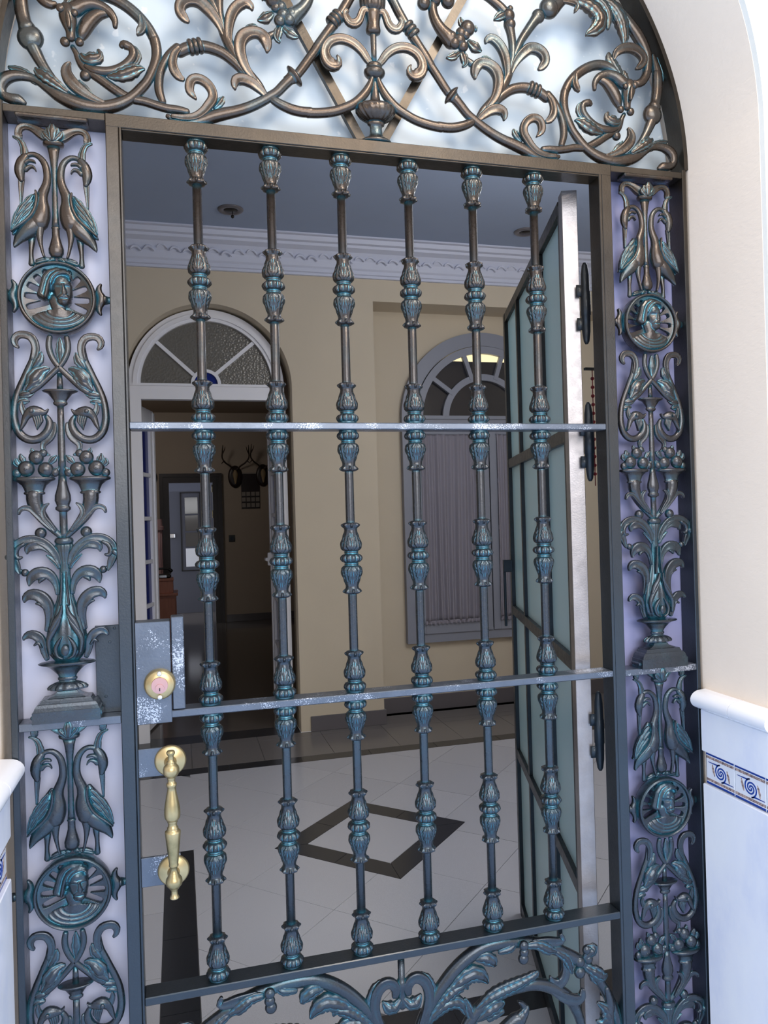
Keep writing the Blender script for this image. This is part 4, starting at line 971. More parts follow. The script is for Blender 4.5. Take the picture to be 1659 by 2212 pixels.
both('rose_cluster', [balls('C', [(740, 330, 84), (655, 455, 66), (690, 525, 60), (600, 490, 66), (720, 400, 52), (670, 380, 60), (570, 420, 60)], -.006, .8),
                      ('C', 'v', -.004, [(690, 300, 30), (672, 250, 36), (665, 215, 14)]), ('C', 'v', -.004, [(780, 330, 26), (825, 325, 34), (838, 350, 12)]), ('C', 'v', -.004, [(760, 470, 30), (820, 530, 56), (870, 560, 34), (890, 570, 14)]),
                      ('C', 'v', -.004, [(650, 590, 24), (590, 630, 44), (540, 640, 26), (520, 640, 10)]), ('C', 'v', -.002, [(680, 560, 30), (710, 640, 46), (720, 700, 36), (700, 730, 14)]), ('C', 'r', .0, [(740, 640, 26), (790, 690, 40), (840, 720, 34)])])
both('horn_stem', [('C', 'r', -.001, [(370, 60, 52), (375, 140, 54), (405, 230, 58), (460, 320, 66), (530, 400, 82), (580, 450, 96)]), balls('C', [(270, 50, 74), (400, 10, 60), (530, 30, 78)], -.004, .8), ('C', 'r', .0, [(400, 20, 60), (420, -120, 60), (380, -260, 60)])])
both('ringed_scroll', [('D', 'r', .0, [(850, 560, 24), (930, 480, 36), (1020, 390, 44), (1110, 300, 50), (1220, 225, 54), (1330, 200, 56), (1430, 210, 58), (1530, 250, 58), (1610, 310, 56)]),
                       ('A', 'r', .0, [(10, 250, 56), (80, 330, 52), (140, 430, 48), (185, 540, 48), (205, 650, 48), (205, 750, 46), (180, 850, 38)]),
                       ('A', 'g', -.006, [(0, 270, 30), (45, 340, 40), (68, 430, 46), (60, 510, 50), (20, 570, 42), (-20, 590, 24)]), rings('D', (1410, 200), (1530, 255), 76, 3)])

# ================================================================== GATE LEAF
leafo = thing('gate_leaf', 'closed bronze iron gate leaf with six turned balusters, brass pull and lock', 'gate', (XC, 1.37, 0))
def lp(g, name, m, par=leafo, smooth=False, label=None): return part(g, name, m, par, smooth, label)
for a, b in ((-.0786, -.0745), (.8235, .8289)):
    g = G(); g.box(a, b, YG, YG+.040, .03, 2.0265, .001); lp(g, 'stile', M['bar'])
g = G(); g.box(-.0745, .8235, YG+.0005, YG+.040, 2.0192, 2.0218, .0008); lp(g, 'top_rail', M['bar'])
g = G(); g.box(-.0745, .8235, YG+.0005, YG+.040, .03, .045, .001); lp(g, 'bottom_rail', M['bar'])
RZ = [(1.5165, 1.5285), (1.0270, 1.0395), (.5495, .5635)]
for (a, b), mm in zip(RZ, ('chipped', 'chipped', 'bar')):
    g = G(); g.box(-.0745, .8235, YG, YG+.040, a, b, .0015); lp(g, 'cross_rail', M[mm])
YBAR = 1.371
# turned collar profile: t measured from the centre of the beaded ring (mm), radius (mm)
K_ = .001
CP = [(-10, 15.8), (-8.5, 16.6), (-6.5, 16.6), (-6, 17.2), (-3, 19.0), (0, 19.6), (3, 19.0), (6, 17.0), (7.5, 14.2), (8.6, 12.6), (9.6, 12.4), (10.4, 13.2), (11.6, 13.2), (12.4, 12.4), (13.4, 14.0), (15, 16.0), (18, 17.8), (21, 18.6), (24, 18.7), (28, 18.0), (32, 16.8), (36, 15.4), (40, 14.1), (44, 13.0), (48, 12.2), (51, 11.8), (54, 12.2), (57, 13.6), (60, 15.0), (62, 15.2), (64, 13.6), (65, 11.2), (65.6, 8.2)]
def dens(prof, d=.7):
    out = []
    for (a, ra), (b, rb) in zip(prof, prof[1:]):
        n = max(1, int(round((b-a)/d)))
        for k in range(n): out.append((a+(b-a)*k/n, ra+(rb-ra)*k/n))
    out.append(prof[-1]); return out
def detail(t, a, r):
    """t in metres from the ring centre, returns radius factor"""
    t = t/K_; s_ = 1.0; ta = abs(t)
    if ta < 6.5: s_ += (1-(ta/6.5)**2)**.6*(.17*abs(math.cos(a*6))**.7-.09)
    elif 13 < ta < 50:
        e = min(1, (ta-13)/5, (50-ta)/8)
        am = abs(((a*4/(2*PI)+.5+.10) % 1)-.5)                     # four acanthus leaves with bars between
        q = (ta-13)/37; hwl = (.36*math.sin(PI*min(1, q*.80+.16))**.7)*(1+.13*math.cos(q*2*PI*4.5))
        k = max(0, min(1, (hwl-am)/.045)); k = k*k*(3-2*k)
        s_ += e*(k*.075-.03)+e*k*(.035*math.exp(-(am/.035)**2)-.040*math.exp(-((am-.075)/.03)**2))
        s_ += e*k*.022*math.cos((am*40-(ta-13)*.42))
        s_ += e*.075*math.exp(-((am-.5)/.055)**2)*(1 if q < .8 else .4)+e*.05*math.exp(-((am-.5)/.12)**2-((q-.12)/.13)**2)
    elif 55 < ta < 64: s_ += .20*max(0, math.cos(a*8+.5))**1.5*(1-((ta-59.5)/4.5)**2)
    return s_
def collar_mesh(name, prof, flip=False):
    pr = [(t*K_, r*K_) for t, r in prof]
    if flip: pr = [(-t, r) for t, r in pr][::-1]
    g = G(); g.lathe(pr, 0, 0, 0, 112, 1.0, fn=detail); me = g.mesh(name); fixn(me); me.materials.append(M['cast'])
    me.polygons.foreach_set('use_smooth', [True]*len(me.polygons)); return me
half = dens(CP)
up_me = collar_mesh('collar', half); dn_me = collar_mesh('collar', half, True)
dbl = [(-t, r) for t, r in half if t > 0][::-1]+[(t, r) for t, r in half if t >= 0]
db_me = collar_mesh('collar', dbl)
bx_ = [at(x, y, YBAR)[0] for x, y in ((431, 610), (590, 625), (743, 637), (884, 633), (1025, 650), (1158, 640))]
x0_, dxs = (bx_[0]), (bx_[-1]-bx_[0])/5
for i in range(6):
    X = x0_+dxs*i
    g = G(); pr = [(.5635, .0081), (.8, .0081), (1.02, .0081), (1.04, .0081), (1.5, .0081), (1.54, .0081), (2.0195, .0081)]
    g.lathe(pr, 0, 0, 0, 20); me = g.mesh('baluster'); fixn(me); b = link('baluster', me, None, M['cast'])
    b.location = (X, YBAR, 0); b.parent = leafo; b.matrix_parent_inverse = leafo.matrix_world.inverted()
    Zs = [(2.0195-.010, dn_me)]
    for (a, c) in RZ[:2]: Zs += [(c+.010, up_me), (a-.010, dn_me)]
    Zs += [(RZ[2][1]+.010, up_me), (1.774, db_me), (1.283, db_me), (.795, db_me)]
    for z, me in Zs:
        o = bpy.data.objects.new('collar', me); C.collection.objects.link(o); o.parent = b; o.location = (0, 0, z)
# lock case
g = G(); a = at(300, 1345, YG); b = at(372, 1545, YG)
g.box(-.0745, b[0], YG-.003, YG+.036, 1.0205, a[1], .001); lock = lp(g, 'lock_case', M['chipped'])
g = G(); c0, c1 = at(378, 1340, YG)[0], at(396, 1340, YG)[0]; g.box(b[0]+.0015, c1, YG-.001, YG+.034, 1.041, a[1]+.006, .0015); part(g, 'lock_guard', M['chipped'], lock)
lx, lz = at(345, 1479, 1.34)
g = G(); g.lathe([(-.014, .010), (-.014, .0215), (-.010, .0245), (-.006, .0255), (-.002, .026), (.002, .0262), (.002, .01)], lx, YG-.002, lz, 40, axis='y'); rose = part(g, 'cylinder_rose', M['brass'], lock, True)
g = G(); g.lathe([(-.0175, .001), (-.0172, .0132), (-.010, .0140), (-.010, .001)], lx, YG-.002, lz, 32, axis='y'); part(g, 'lock_cylinder', M['pinkbrass'], lock, False)
g = G(); g.lathe([(-.0192, .0008), (-.0190, .0070), (-.016, .0074), (-.016, .001)], lx, YG-.002, lz-.0045, 24, axis='y'); part(g, 'key_plug', M['pinkbrass'], lock)
g = G(); g.box(lx-.0008, lx+.0008, YG-.0216, YG-.0202, lz-.0085, lz-.0035); g.ball(lx+.0003, YG-.0208, lz-.004, .0013, .4, 8, 6); part(g, 'keyhole', M['black'], lock)
for s_ in (-1, 1):
    g = G(); g.lathe([(-.0185, .0005), (-.018, .0032), (-.0165, .004), (-.014, .0042), (-.014, .001)], lx, YG-.002, lz+s_*.0195, 16, axis='y'); g.box(lx-.0008, lx+.0008, YG-.0212, YG-.0200, lz+s_*.0195-.0008, lz+s_*.0195+.0008); part(g, 'screw', M['steel'], lock, True)
# handle plates, roses and turned pull
hx, hz1 = at(371, 1648, YG); _, hz2 = at(371, 1883, YG)
for (y0, y1), (cx_, cy_) in (((1615, 1680), (368, 1645)), ((1850, 1917), (375, 1883))):
    q0 = at(330, y0+2, YG)[1]; q1 = at(330, y1-2, YG)[1]; rx, rz = at(cx_, cy_, 1.343)
    g = G(); g.box(-.0745, rx+.012, YG, YG+.006, q1, q0, .0008); pl = lp(g, 'handle_plate', M['chipped'])
    g = G(); g.lathe([(-.011, .001), (-.011, .008), (-.008, .018), (-.006, .0225), (-.0055, .0238), (-.003, .0255), (.0, .0262), (.001, .02)], rx, YG, rz, 40, axis='y'); part(g, 'rose', M['brass'], pl, True)
    g = G(); g.lathe([(-.058, .0065), (-.04, .0068), (-.02, .008), (-.008, .011), (-.006, .001)], rx, YG, rz-.0, 20, axis='y'); part(g, 'pull_post', M['brass'], pl, True)
YH = 1.295
rows = [(180, 20), (186, 44), (205, 55), (225, 54), (240, 44), (255, 36), (300, 36), (318, 40), (325, 54), (340, 56), (352, 52), (362, 70), (390, 94), (430, 104), (470, 102), (505, 84), (528, 58), (536, 52), (548, 54), (556, 48), (575, 46), (600, 50), (606, 64), (625, 66), (650, 62), (658, 52), (700, 56), (780, 72), (860, 88), (930, 99), (1000, 102), (1050, 96), (1085, 74), (1095, 62), (1108, 66), (1118, 58), (1140, 54), (1165, 58), (1180, 72), (1192, 68), (1205, 74), (1218, 80), (1225, 97), (1245, 100), (1350, 90), (1500, 74), (1620, 62), (1655, 58), (1665, 62), (1680, 60), (1690, 44), (1730, 44), (1765, 56), (1775, 66), (1790, 68), (1805, 76), (1840, 100), (1880, 106), (1920, 98), (1955, 70), (1962, 58), (1975, 58), (1985, 46), (2005, 40), (2050, 42), (2075, 56), (2090, 60), (2100, 52), (2106, 20)]
hxa, _ = at(320+315/5.98, 1590+1100/5.98, YH)
def hz(y): return at(320+315/5.98, 1590+y/5.98, YH)[1]
kk = ppm(hxa, hz(1100), YH)*5.98
g = G(); g.lathe(sorted([(hz(y), w/kk) for y, w in rows]), hxa, YH, 0, 32); lp(g, 'pull_handle', M['brass'], leafo, True, 'turned brass pull handle')
# lower scrollwork of the leaf (right half traced, mirrored)
YS = 1.368
LX = XC+.0015
def low(name, strokes, both_=True):
    if name in ('branch_leaf', 'acanthus_spray') and len(strokes) > 1: return [low(name, [q]) for q in strokes]
    g = G()
    for s_ in strokes:
        if callable(s_): s_(g)
        else: z, st, dy, pts = s_; sweep(g, tr(z, pts, YS), YS+dy, st)
    for mir in ((None, LX) if both_ else (None,)):
        me = g.mesh(name, mirror=mir); fixn(me); q = link(name, me, None, M['cast']); q.parent = leafo; q.matrix_parent_inverse = leafo.matrix_world.inverted()
def lb(z, lst, dy=-.006, ky=.8):
    def f_(g):
        for x, y, r in lst:
            a = tr(z, [(x, y, r)], YS)[0]; g.ball(a[0], YS+dy, a[1], a[2], ky, 16, 10)
    return f_
low('arched_branch', [('S2', 'r', .0, [(20, 2950, 50), (25, 2300, 46), (40, 1700, 44), (80, 1200, 44), (130, 900, 44), (170, 760, 44), (225, 640, 46), (300, 520, 48), (390, 400, 50), (490, 300, 50), (600, 225, 50), (720, 190, 48), (830, 180, 44), (960, 185, 44), (1070, 210, 44), (1170, 250, 44), (1270, 300, 46), (1360, 360, 40), (1430, 440, 36), (1500, 560, 38), (1550, 680, 44), (1590, 800, 50), (1620, 930, 50), (1640, 1250, 48), (1600, 1700, 46), (1450, 2150, 46), (1150, 2550, 44), (700, 2800, 40), (200, 2900, 34), (40, 2940, 30)]),
                      lb('S2', [(878, 180, 36), (880, 228, 36), (875, 272, 40)], -.014)])
low('branch_leaf', [('S2', 'v', -.006, [(560, 290, 24), (610, 280, 46), (660, 300, 46), (680, 330, 22)]), ('S2', 'v', -.006, [(720, 240, 20), (790, 215, 30), (820, 190, 20), (810, 170, 8)]), ('S2', 'v', -.008, [(920, 190, 24), (990, 185, 36), (1060, 215, 40), (1110, 230, 16)]),
                    ('S2', 'g', -.006, [(960, 170, 26), (1060, 165, 34), (1130, 165, 30), (1165, 150, 24), (1155, 115, 12)]), ('S2', 'v', -.006, [(1130, 240, 24), (1190, 280, 36), (1220, 340, 30), (1232, 390, 10)]),
                    ('S2', 'g', -.003, [(1185, 300, 20), (1195, 370, 30), (1180, 430, 36), (1140, 470, 38), (1100, 455, 26), (1085, 425, 10)]), ('S2', 'v', -.008, [(1420, 600, 14), (1470, 640, 40), (1480, 700, 50), (1440, 740, 30), (1410, 730, 10)]),
                    ('S2', 'r', -.008, [(1600, 1150, 24), (1540, 900, 40), (1500, 800, 46), (1490, 700, 44), (1500, 600, 34), (1480, 500, 20)])])
low('acanthus_spray', [('S2', 'v', -.004, [(240, 700, 24), (320, 590, 44), (400, 510, 46), (470, 480, 32), (490, 505, 10)]), ('S2', 'v', -.004, [(360, 520, 24), (450, 440, 54), (540, 395, 60), (600, 420, 44), (635, 462, 12)]),
                       ('S2', 'v', -.003, [(200, 760, 24), (260, 680, 42), (330, 620, 50), (400, 600, 46), (450, 620, 40), (480, 680, 20)])])
low('spray_branch', [('S2', 'r', -.002, [(40, 2200, 30), (120, 1700, 36), (260, 1250, 38), (440, 900, 40), (500, 760, 44), (570, 660, 46), (660, 580, 46), (760, 530, 44), (860, 500, 42), (960, 480, 42), (1060, 490, 44), (1150, 530, 46), (1230, 590, 44), (1280, 680, 38), (1310, 780, 34), (1320, 900, 32), (1290, 1150, 34), (1150, 1350, 34), (950, 1380, 34), (820, 1230, 34), (860, 1080, 34), (980, 1060, 30)]),
                     ('S2', 'v', -.007, [(560, 640, 20), (650, 560, 44), (740, 510, 50), (830, 470, 46), (910, 430, 36), (970, 395, 28), (985, 380, 14)]), ('S2', 'v', -.007, [(560, 720, 20), (640, 650, 50), (700, 610, 50), (735, 600, 26), (745, 590, 8)]),
                     ('S2', 'v', -.007, [(640, 720, 20), (690, 680, 30), (740, 660, 16)]), ('S2', 'g', -.006, [(1080, 500, 24), (1170, 555, 38), (1250, 580, 40), (1300, 560, 32), (1310, 515, 20)]),
                     ('S2', 'v', -.004, [(540, 760, 24), (510, 680, 36), (490, 620, 26), (475, 580, 10)])])
low('leaf_bud', [lb('S2', [(1290, 310, 40), (1290, 385, 44), (1350, 290, 36), (1340, 225, 34)], -.006), ('S2', 'v', -.006, [(1330, 280, 24), (1370, 230, 40), (1385, 210, 34), (1340, 200, 10)]), ('S2', 'v', -.006, [(1340, 350, 24), (1400, 380, 44), (1450, 410, 38), (1480, 400, 14)]),
                 ('S2', 'v', -.003, [(1370, 360, 24), (1400, 430, 34), (1420, 470, 12)])])
low('dolphin', [('S2', 'r', -.004, [(60, 2500, 24), (250, 2000, 34), (430, 1500, 44), (540, 1100, 50), (660, 900, 50), (760, 810, 64), (840, 740, 66), (880, 700, 46), (905, 655, 30), (880, 615, 18), (855, 600, 8)]), ('S2', 'v', -.006, [(860, 700, 30), (900, 660, 30), (915, 630, 12)])])
low('heart_scroll', [('S2', 'g', -.004, [(35, 1500, 20), (70, 1150, 26), (120, 900, 30), (170, 760, 34), (205, 640, 36), (215, 540, 38), (190, 460, 40), (140, 425, 40), (90, 440, 38), (62, 490, 36), (70, 540, 24)]), ('S2', 'v', -.002, [(230, 600, 20), (235, 520, 38), (200, 440, 36), (165, 400, 12)]),
                     ('S2', 'v', -.006, [(40, 580, 20), (80, 610, 40), (125, 590, 44), (155, 545, 10)])])
g = G(); a = tr('S2', [(20, 300, 24), (20, 480, 24), (20, 640, 30)], YS); 
g.lathe(sorted([(tr('S2', [(20, y, 1)], YS)[0][1], w*a[0][2]/24) for y, w in ((300, 25), (440, 25), (455, 36), (480, 44), (510, 40), (540, 28), (580, 36), (620, 44), (650, 30), (670, 8))]), a[0][0], YS, 0, 24, .9); lp(g, 'centre_drop', M['cast'], leafo, True)
# strike plate behind the left side panel
p0 = at(205, 1352, 1.385); p1 = at(262, 1535, 1.385)
g = G(); g.box(p0[0], -.100, 1.383, 1.387, 1.0385, p0[1], .0006); sp = part(g, 'strike_plate', M['bar'], sur)
for (x, y) in ((237, 1387), (229, 1504), (247, 1357)):
    a = at(x, y, 1.383); g = G(); g.lathe([(-.0012, .0005), (-.001, .0022), (0, .0026)], a[0], 1.383, a[1], 10, axis='y'); part(g, 'screw', M['darkiron'], sp)

# ================================================================== INNER GLAZED DOOR (open into the hall)
P0_, P1_ = np.array([.806, 1.44]), np.array([1.098, 2.40])
ang = math.atan2(P1_[1]-P0_[1], P1_[0]-P0_[0]); GL = 1.003
gd = thing('glazed_door', 'open inner door of dark frame and sea green frosted glass panes behind the gate', 'door', (P0_[0], P0_[1], 0.0))
def gp(g, name, m, par=None, smooth=False, label=None):
    par = par or gd
    o = g.obj(name, m, None, smooth, label); o.parent = par; return o
gd.rotation_euler = (0, 0, ang)
FT = .030
g = G(); g.box(-.004, .030, -.016, .016, .004, 2.026, .001); gp(g, 'hinge_stile', M['post'], label='worn pale hinge stile')
g = G(); g.box(.030, .048, -.015, .015, .004, 2.012, .001); gp(g, 'inner_stile', M['darkiron'])
g = G(); g.box(GL-.035, GL, -.015, .015, .004, 2.024, .001); gp(g, 'free_stile', M['darkiron'])
RS = [(.004, .045), (.535, .565), (1.015, 1.045), (1.505, 1.535), (1.995, 2.024)]
for a, b in RS:
    g = G(); g.box(.048, GL-.035, -.014, .014, a, b, .001); gp(g, 'door_rail', M['darkiron'])
MS = [(.3, .322), (.705, .727)]
for (a, b), (c, d) in zip(RS, RS[1:]):
    xs = [.048]+[v for m_ in MS for v in m_]+[GL-.035]
    for s0, s1 in MS:
        g = G(); g.box(s0, s1, -.013, .013, b, c, .001); gp(g, 'glazing_bar', M['darkiron'])
    for k in range(3):
        g = G(); g.box(xs[2*k]-.003, xs[2*k+1]+.003, -.003, .003, b-.003, c+.003); gp(g, 'pane', M['seaglass'])
g = G(); g.box(GL-.07, GL-.045, .015, .045, 1.16, 1.20, .002); g.box(GL-.06, GL-.05, .036, .045, .98, 1.20, .002); gp(g, 'pull_bar', M['darkiron'])
for zz in ((1.86, 1.715), (1.57, 1.43), (.97, .83)):
    z0, z1 = zz; hxw, _ = at(1262 if z0 > 1.8 else (1273 if z0 > 1.5 else 1296), 560 if z0 > 1.8 else (960 if z0 > 1.5 else 1630), 1.425)
    g = G(); zc = (z0+z1)/2; h_ = (z0-z1)/2
    pr = [(-h_-.012, .003), (-h_-.006, .006), (-h_+.012, .0085), (-.025, .0095), (-.024, .0105), (.024, .0105), (.025, .0095), (h_-.012, .0085), (h_+.006, .006), (h_+.012, .003)]
    g.lathe(pr, 0, 0, 0, 18)
    for s_ in (-.6, .35): g.box(-.02, 0, -.002, .002, h_*s_-.012, h_*s_+.012)
    o = g.obj('hinge', M['darkiron'], None, True)
    c_, s_2 = math.cos(-ang), math.sin(-ang); dx, dy = hxw-P0_[0], 1.425-P0_[1]
    o.location = (dx*c_-dy*s_2, dx*s_2+dy*c_, zc); o.rotation_euler = (0, 0, -ang); o.parent = gd

# ================================================================== ARCHED DOOR TO THE CORRIDOR
YD0, YD1 = 4.94, 5.00
d1 = G(); cxd = .205
def at5(x, y, Y=4.96): return at(x, y, Y)
SPR = 2.218; RO_, RI_ = .478, .405
d1.arc(cxd, SPR-.01, RI_, RO_, 0, PI, YD0, YD1, 60)
d1.box(cxd-RO_, cxd-RI_, YD0, YD1, 0, 2.118); d1.box(cxd+RI_+.004, cxd+RO_+.006, YD0, YD1, 0, 2.118)
d1.box(cxd-RO_, cxd+RO_, YD0, YD1, 2.118, SPR-.01)
door = d1.obj('door_1', M['white'], kind='structure')
def dp(g, name, m, par=door, smooth=False, label=None): return part(g, name, m, par, smooth, label)
g = G(); g.arc(cxd, SPR-.01, RI_+.02, RI_+.045, 0, PI, YD0-.012, YD0, 60); g.box(cxd-RO_, cxd+RO_, YD0-.010, YD0, 2.20, 2.215); dp(g, 'moulding', M['white'])
g = G(); hc = at5(445, 830); g.arc(hc[0]-.0, SPR, .073, .093, 0, PI, YD0+.01, YD1-.01, 30); dp(g, 'hub_bar', M['white'])
hub = (hc[0], SPR)
for a_, b_ in ((at5(406, 799), at5(337, 738)), (at5(475, 801), at5(541, 746))):
    g = G(); g.beam((a_[0]-(b_[0]-a_[0])*.18, a_[1]-(b_[1]-a_[1])*.18), (b_[0]+(b_[0]-a_[0])*.12, b_[1]+(b_[1]-a_[1])*.12), .022, .035, YD0+.012); dp(g, 'fan_bar', M['white'])
g = G(); n = 40; Ra = RI_+.01
def fanpane(a0, a1, m):
    g = G(); pts = [(hub[0]+.08*math.cos(a), hub[1]+.08*math.sin(a)) for a in np.linspace(a1, a0, 10)]+[(cxd+Ra*math.cos(a), SPR-.01+Ra*math.sin(a)) for a in np.linspace(a0, a1, 24)]
    g.prism(pts, YD0+.026, YD0+.032); dp(g, 'fan_pane', m)
fanpane(0.0, .72, M['pebble']); fanpane(.72, 2.40, M['pebble']); fanpane(2.40, PI, M['pebble'])
g = G(); g.prism([(hub[0]+.078*math.cos(a), hub[1]+.078*math.sin(a)) for a in np.linspace(0, PI, 20)], YD0+.024, YD0+.034); dp(g, 'hub_pane', M['blueglass'])
def half_door(name, label, hinge, free, flip):
    a = math.atan2(free[1]-hinge[1], free[0]-hinge[0]); Ld = .43
    t = thing(name, label, 'door', (hinge[0], hinge[1], 0)); t.rotation_euler = (0, 0, a)
    def q(g, nm, m, par=t): o = g.obj(nm, m, None); o.parent = par; return o
    zt = 2.108; rows_ = [(.92, 1.14), (1.165, 1.385), (1.41, 1.63), (1.655, 1.875), (1.80, 2.02)]
    edges = [.012, .78, .83, 1.085, 1.11, 1.368, 1.394, 1.655, 1.681, 1.985, zt]
    g = G(); g.box(0, .075, -.02, .02, .012, zt, .002); q(g, 'hinge_stile', M['white'])
    g = G(); g.box(Ld-.085, Ld, -.02, .02, .012, zt, .002); q(g, 'lock_stile', M['white'])
    g = G(); g.box(Ld-.03, Ld+.012, -.028, .028, .012, zt-.01, .004); q(g, 'cover_strip', M['white'])
    g = G(); g.box(.075, Ld-.085, -.02, .02, 1.985, zt, .002); q(g, 'top_rail', M['white'])
    g = G(); g.box(.075, Ld-.085, -.02, .02, .012, .20, .002); q(g, 'bottom_rail', M['white'])
    for z_ in (.50, .81, 1.097, 1.381, 1.668):
        g = G(); g.box(.075, Ld-.085, -.018, .018, z_-.013, z_+.013, .002); q(g, 'glazing_bar', M['white'])
    zz = [.20, .487, .513, .797, .823, 1.084, 1.11, 1.368, 1.394, 1.655, 1.681, 1.985]
    for k in range(0, 12, 2):
        g = G(); g.box(.073, Ld-.083, -.003, .003, zz[k], zz[k+1]); q(g, 'pane', M['blueglass'])
    return t, q, Ld
t, q, Ld = half_door('french_door', 'open white half door with deep blue glass panes at the left of the arched doorway', (-.262, 5.03), at(343, 1548, 5.5)[0:1]+(5.46,), 0)
t, q, Ld = half_door('french_door', 'open white half door with a white handle at the right of the arched doorway', (.646, 5.03), (at(592, 1200, 5.46)[0], 5.46), 1)
g = G(); g.box(Ld-.06, Ld-.035, .02, .05, 1.03, 1.12, .004); g.box(Ld-.055, Ld-.04, .045, .062, 1.06, 1.085, .003); g.box(Ld-.055, Ld+.03, .055, .066, 1.062, 1.082, .003); q(g, 'handle', M['white'])

# ================================================================== ARCHED WINDOW IN THE NICHE
YW0, YW1 = 5.03, 5.079
wcx = at(1040, 760, 5.05)[0]; wz = at(1000, 903, 5.05)[1]; wl = at(866, 893, 5.05)[0]; WR = wcx-wl; wzb = at(876.4, 1391, 5.05)[1]; wt = at(1047, 720.4, 5.05)[1]; KZ = (wt-wz)/WR
w = G(); w.arc(wcx, wz, WR-.095, WR, 0, PI, YW0, YW1, 60, KZ); w.box(wcx-WR, wcx-WR+.085, YW0, YW1, wzb+.075, wz-.085); w.box(wcx+WR-.085, wcx+WR, YW0, YW1, wzb+.075, wz-.085); w.box(wcx-WR, wcx+WR, YW0, YW1, wzb, wzb+.075); w.box(wcx-WR, wcx+WR, YW0, YW1, wz-.085, wz)
win4 = w.obj('window_4', M['greywhite'], kind='structure')
def wp(g, name, m, par=win4, smooth=False, label=None): return part(g, name, m, par, smooth, label)
g = G(); g.arc(wcx, wz, WR-.150, WR-.100, 0, PI, YW0-.012, YW0+.02, 60, KZ); g.box(wcx-WR+.10, wcx+WR-.10, YW0-.012, YW0+.01, wz-.012, wz+.012); wp(g, 'sash_arc', M['greywhite'])
hr = .265
g = G(); g.arc(wcx, wz, hr, hr+.045, 0, PI, YW0-.006, YW0+.02, 40, KZ); wp(g, 'hub_bar', M['greywhite'])
for a in (36, 72, 108, 144):
    r_ = math.radians(a); g = G(); g.beam((wcx+(hr+.02)*math.cos(r_), wz+(hr+.02)*KZ*math.sin(r_)), (wcx+(WR-.11)*math.cos(r_), wz+(WR-.11)*KZ*math.sin(r_)), .030, .030, YW0-.010); wp(g, 'fan_bar', M['greywhite'])
zc_ = at(990, 781, 5.06)[1]
def arcpts(r, a0, a1, n=30): return [(wcx+r*math.cos(a), wz+r*KZ*math.sin(a)) for a in np.linspace(a0, a1, n)]
s0 = math.asin(min(1, (zc_-wz)/((WR-.12)*KZ)))
g = G(); g.prism(arcpts(WR-.12, 0, s0, 12)+arcpts(WR-.12, PI-s0, PI, 12), YW0+.024, YW0+.030); wp(g, 'fan_pane', M['darkglass'])
g = G(); g.prism(arcpts(WR-.12, s0, PI-s0, 24), YW0+.024, YW0+.030); wp(g, 'lit_pane', M['glow'], label='pale yellow pane showing a lit ceiling')
x_m = at(1057, 1100, 5.04)[0]
for (a, b) in ((wcx-WR+.075, x_m-.004), (x_m+.004, wcx+WR-.075)):
    s = G(); zb, zt_ = wzb+.062, wz-.075
    s.box(a, a+.055, YW0-.014, YW0+.02, zb, zt_, .002); s.box(b-.055, b, YW0-.014, YW0+.02, zb, zt_, .002); s.box(a+.0552, b-.0552, YW0-.013, YW0+.02, zb, zb+.07); s.box(a+.0552, b-.0552, YW0-.013, YW0+.02, zt_-.06, zt_)
    for yy_ in (1040, 1143, 1247):
        zz_ = at(950, yy_, 5.04)[1]; s.box(a+.0552, b-.0552, YW0, YW0+.02, zz_-.014, zz_+.014)
    sash = wp(s, 'sash', M['greywhite'])
    g = G(); g.box(a+.05, b-.05, YW0+.022, YW0+.027, zb+.06, zt_-.05); part(g, 'sash_pane', M['darkglass'], sash)
    # sheer curtain: gathered cloth with ruffled lace hem
    c = thing('sheer_curtain', 'gathered sheer white curtain on the left sash of the arched window' if a < wcx-.2 else 'gathered sheer white curtain on the right sash of the arched window', 'curtain', ((a+b)/2, YW0-.03, zt_-.05))
    g = G(); nx, nz = 150, 40; x0c, x1c, z0c, z1c = a+.045, b-.045, zb+.085, zt_-.045; r2 = random.Random(int(a*100))
    ph = [r2.uniform(0, 6) for _ in range(6)]; v = []; f = []
    for i in range(nx+1):
        u = i/nx
        for j in range(nz+1):
            w_ = j/nz; amp = .006+.006*(1-w_)
            y = YW0-.022-amp*(math.sin(u*62+ph[0]+.5*math.sin(w_*3+ph[1]))+.5*math.sin(u*23+ph[2]))
            v.append((x0c+(x1c-x0c)*u+.006*math.sin(w_*2+u*9), y, z0c+(z1c-z0c)*w_-(.004*math.sin(u*70) if j == 0 else 0)))
    for i in range(nx):
        for j in range(nz): k = i*(nz+1)+j; f.append((k, k+nz+1, k+nz+2, k+1))
    g.add(v, f); me = g.mesh('cloth'); cl = link('cloth', me, None, M['curtain']); cl.parent = c; cl.matrix_parent_inverse = c.matrix_world.inverted()
    so = cl.modifiers.new('t', 'SOLIDIFY'); so.thickness = .0012
    g = G(); v = []; f = []
    for i in range(121):
        u = i/120
        for j in range(5): v.append((x0c+(x1c-x0c)*u, YW0-.030-.008*math.sin(u*95)*(1-j/5), z0c-.022+j*.007+(.005*abs(math.sin(u*45)) if j == 0 else 0)))
    for i in range(120):
        for j in range(4): k = i*5+j; f.append((k, k+5, k+6, k+1))
    g.add(v, f); me = g.mesh('lace_hem'); cl = link('lace_hem', me, None, M['curtain']); cl.parent = c; cl.matrix_parent_inverse = c.matrix_world.inverted()
    so = cl.modifiers.new('t', 'SOLIDIFY'); so.thickness = .0015
    g = G(); g.lathe([(x0c-x0c, .004), (x1c-x0c, .004)], x0c, YW0-.024, z1c+.002, 10, axis='x'); o = g.obj('curtain_rod', M['greywhite'], None, True); o.parent = c; o.matrix_parent_inverse = c.matrix_world.inverted()
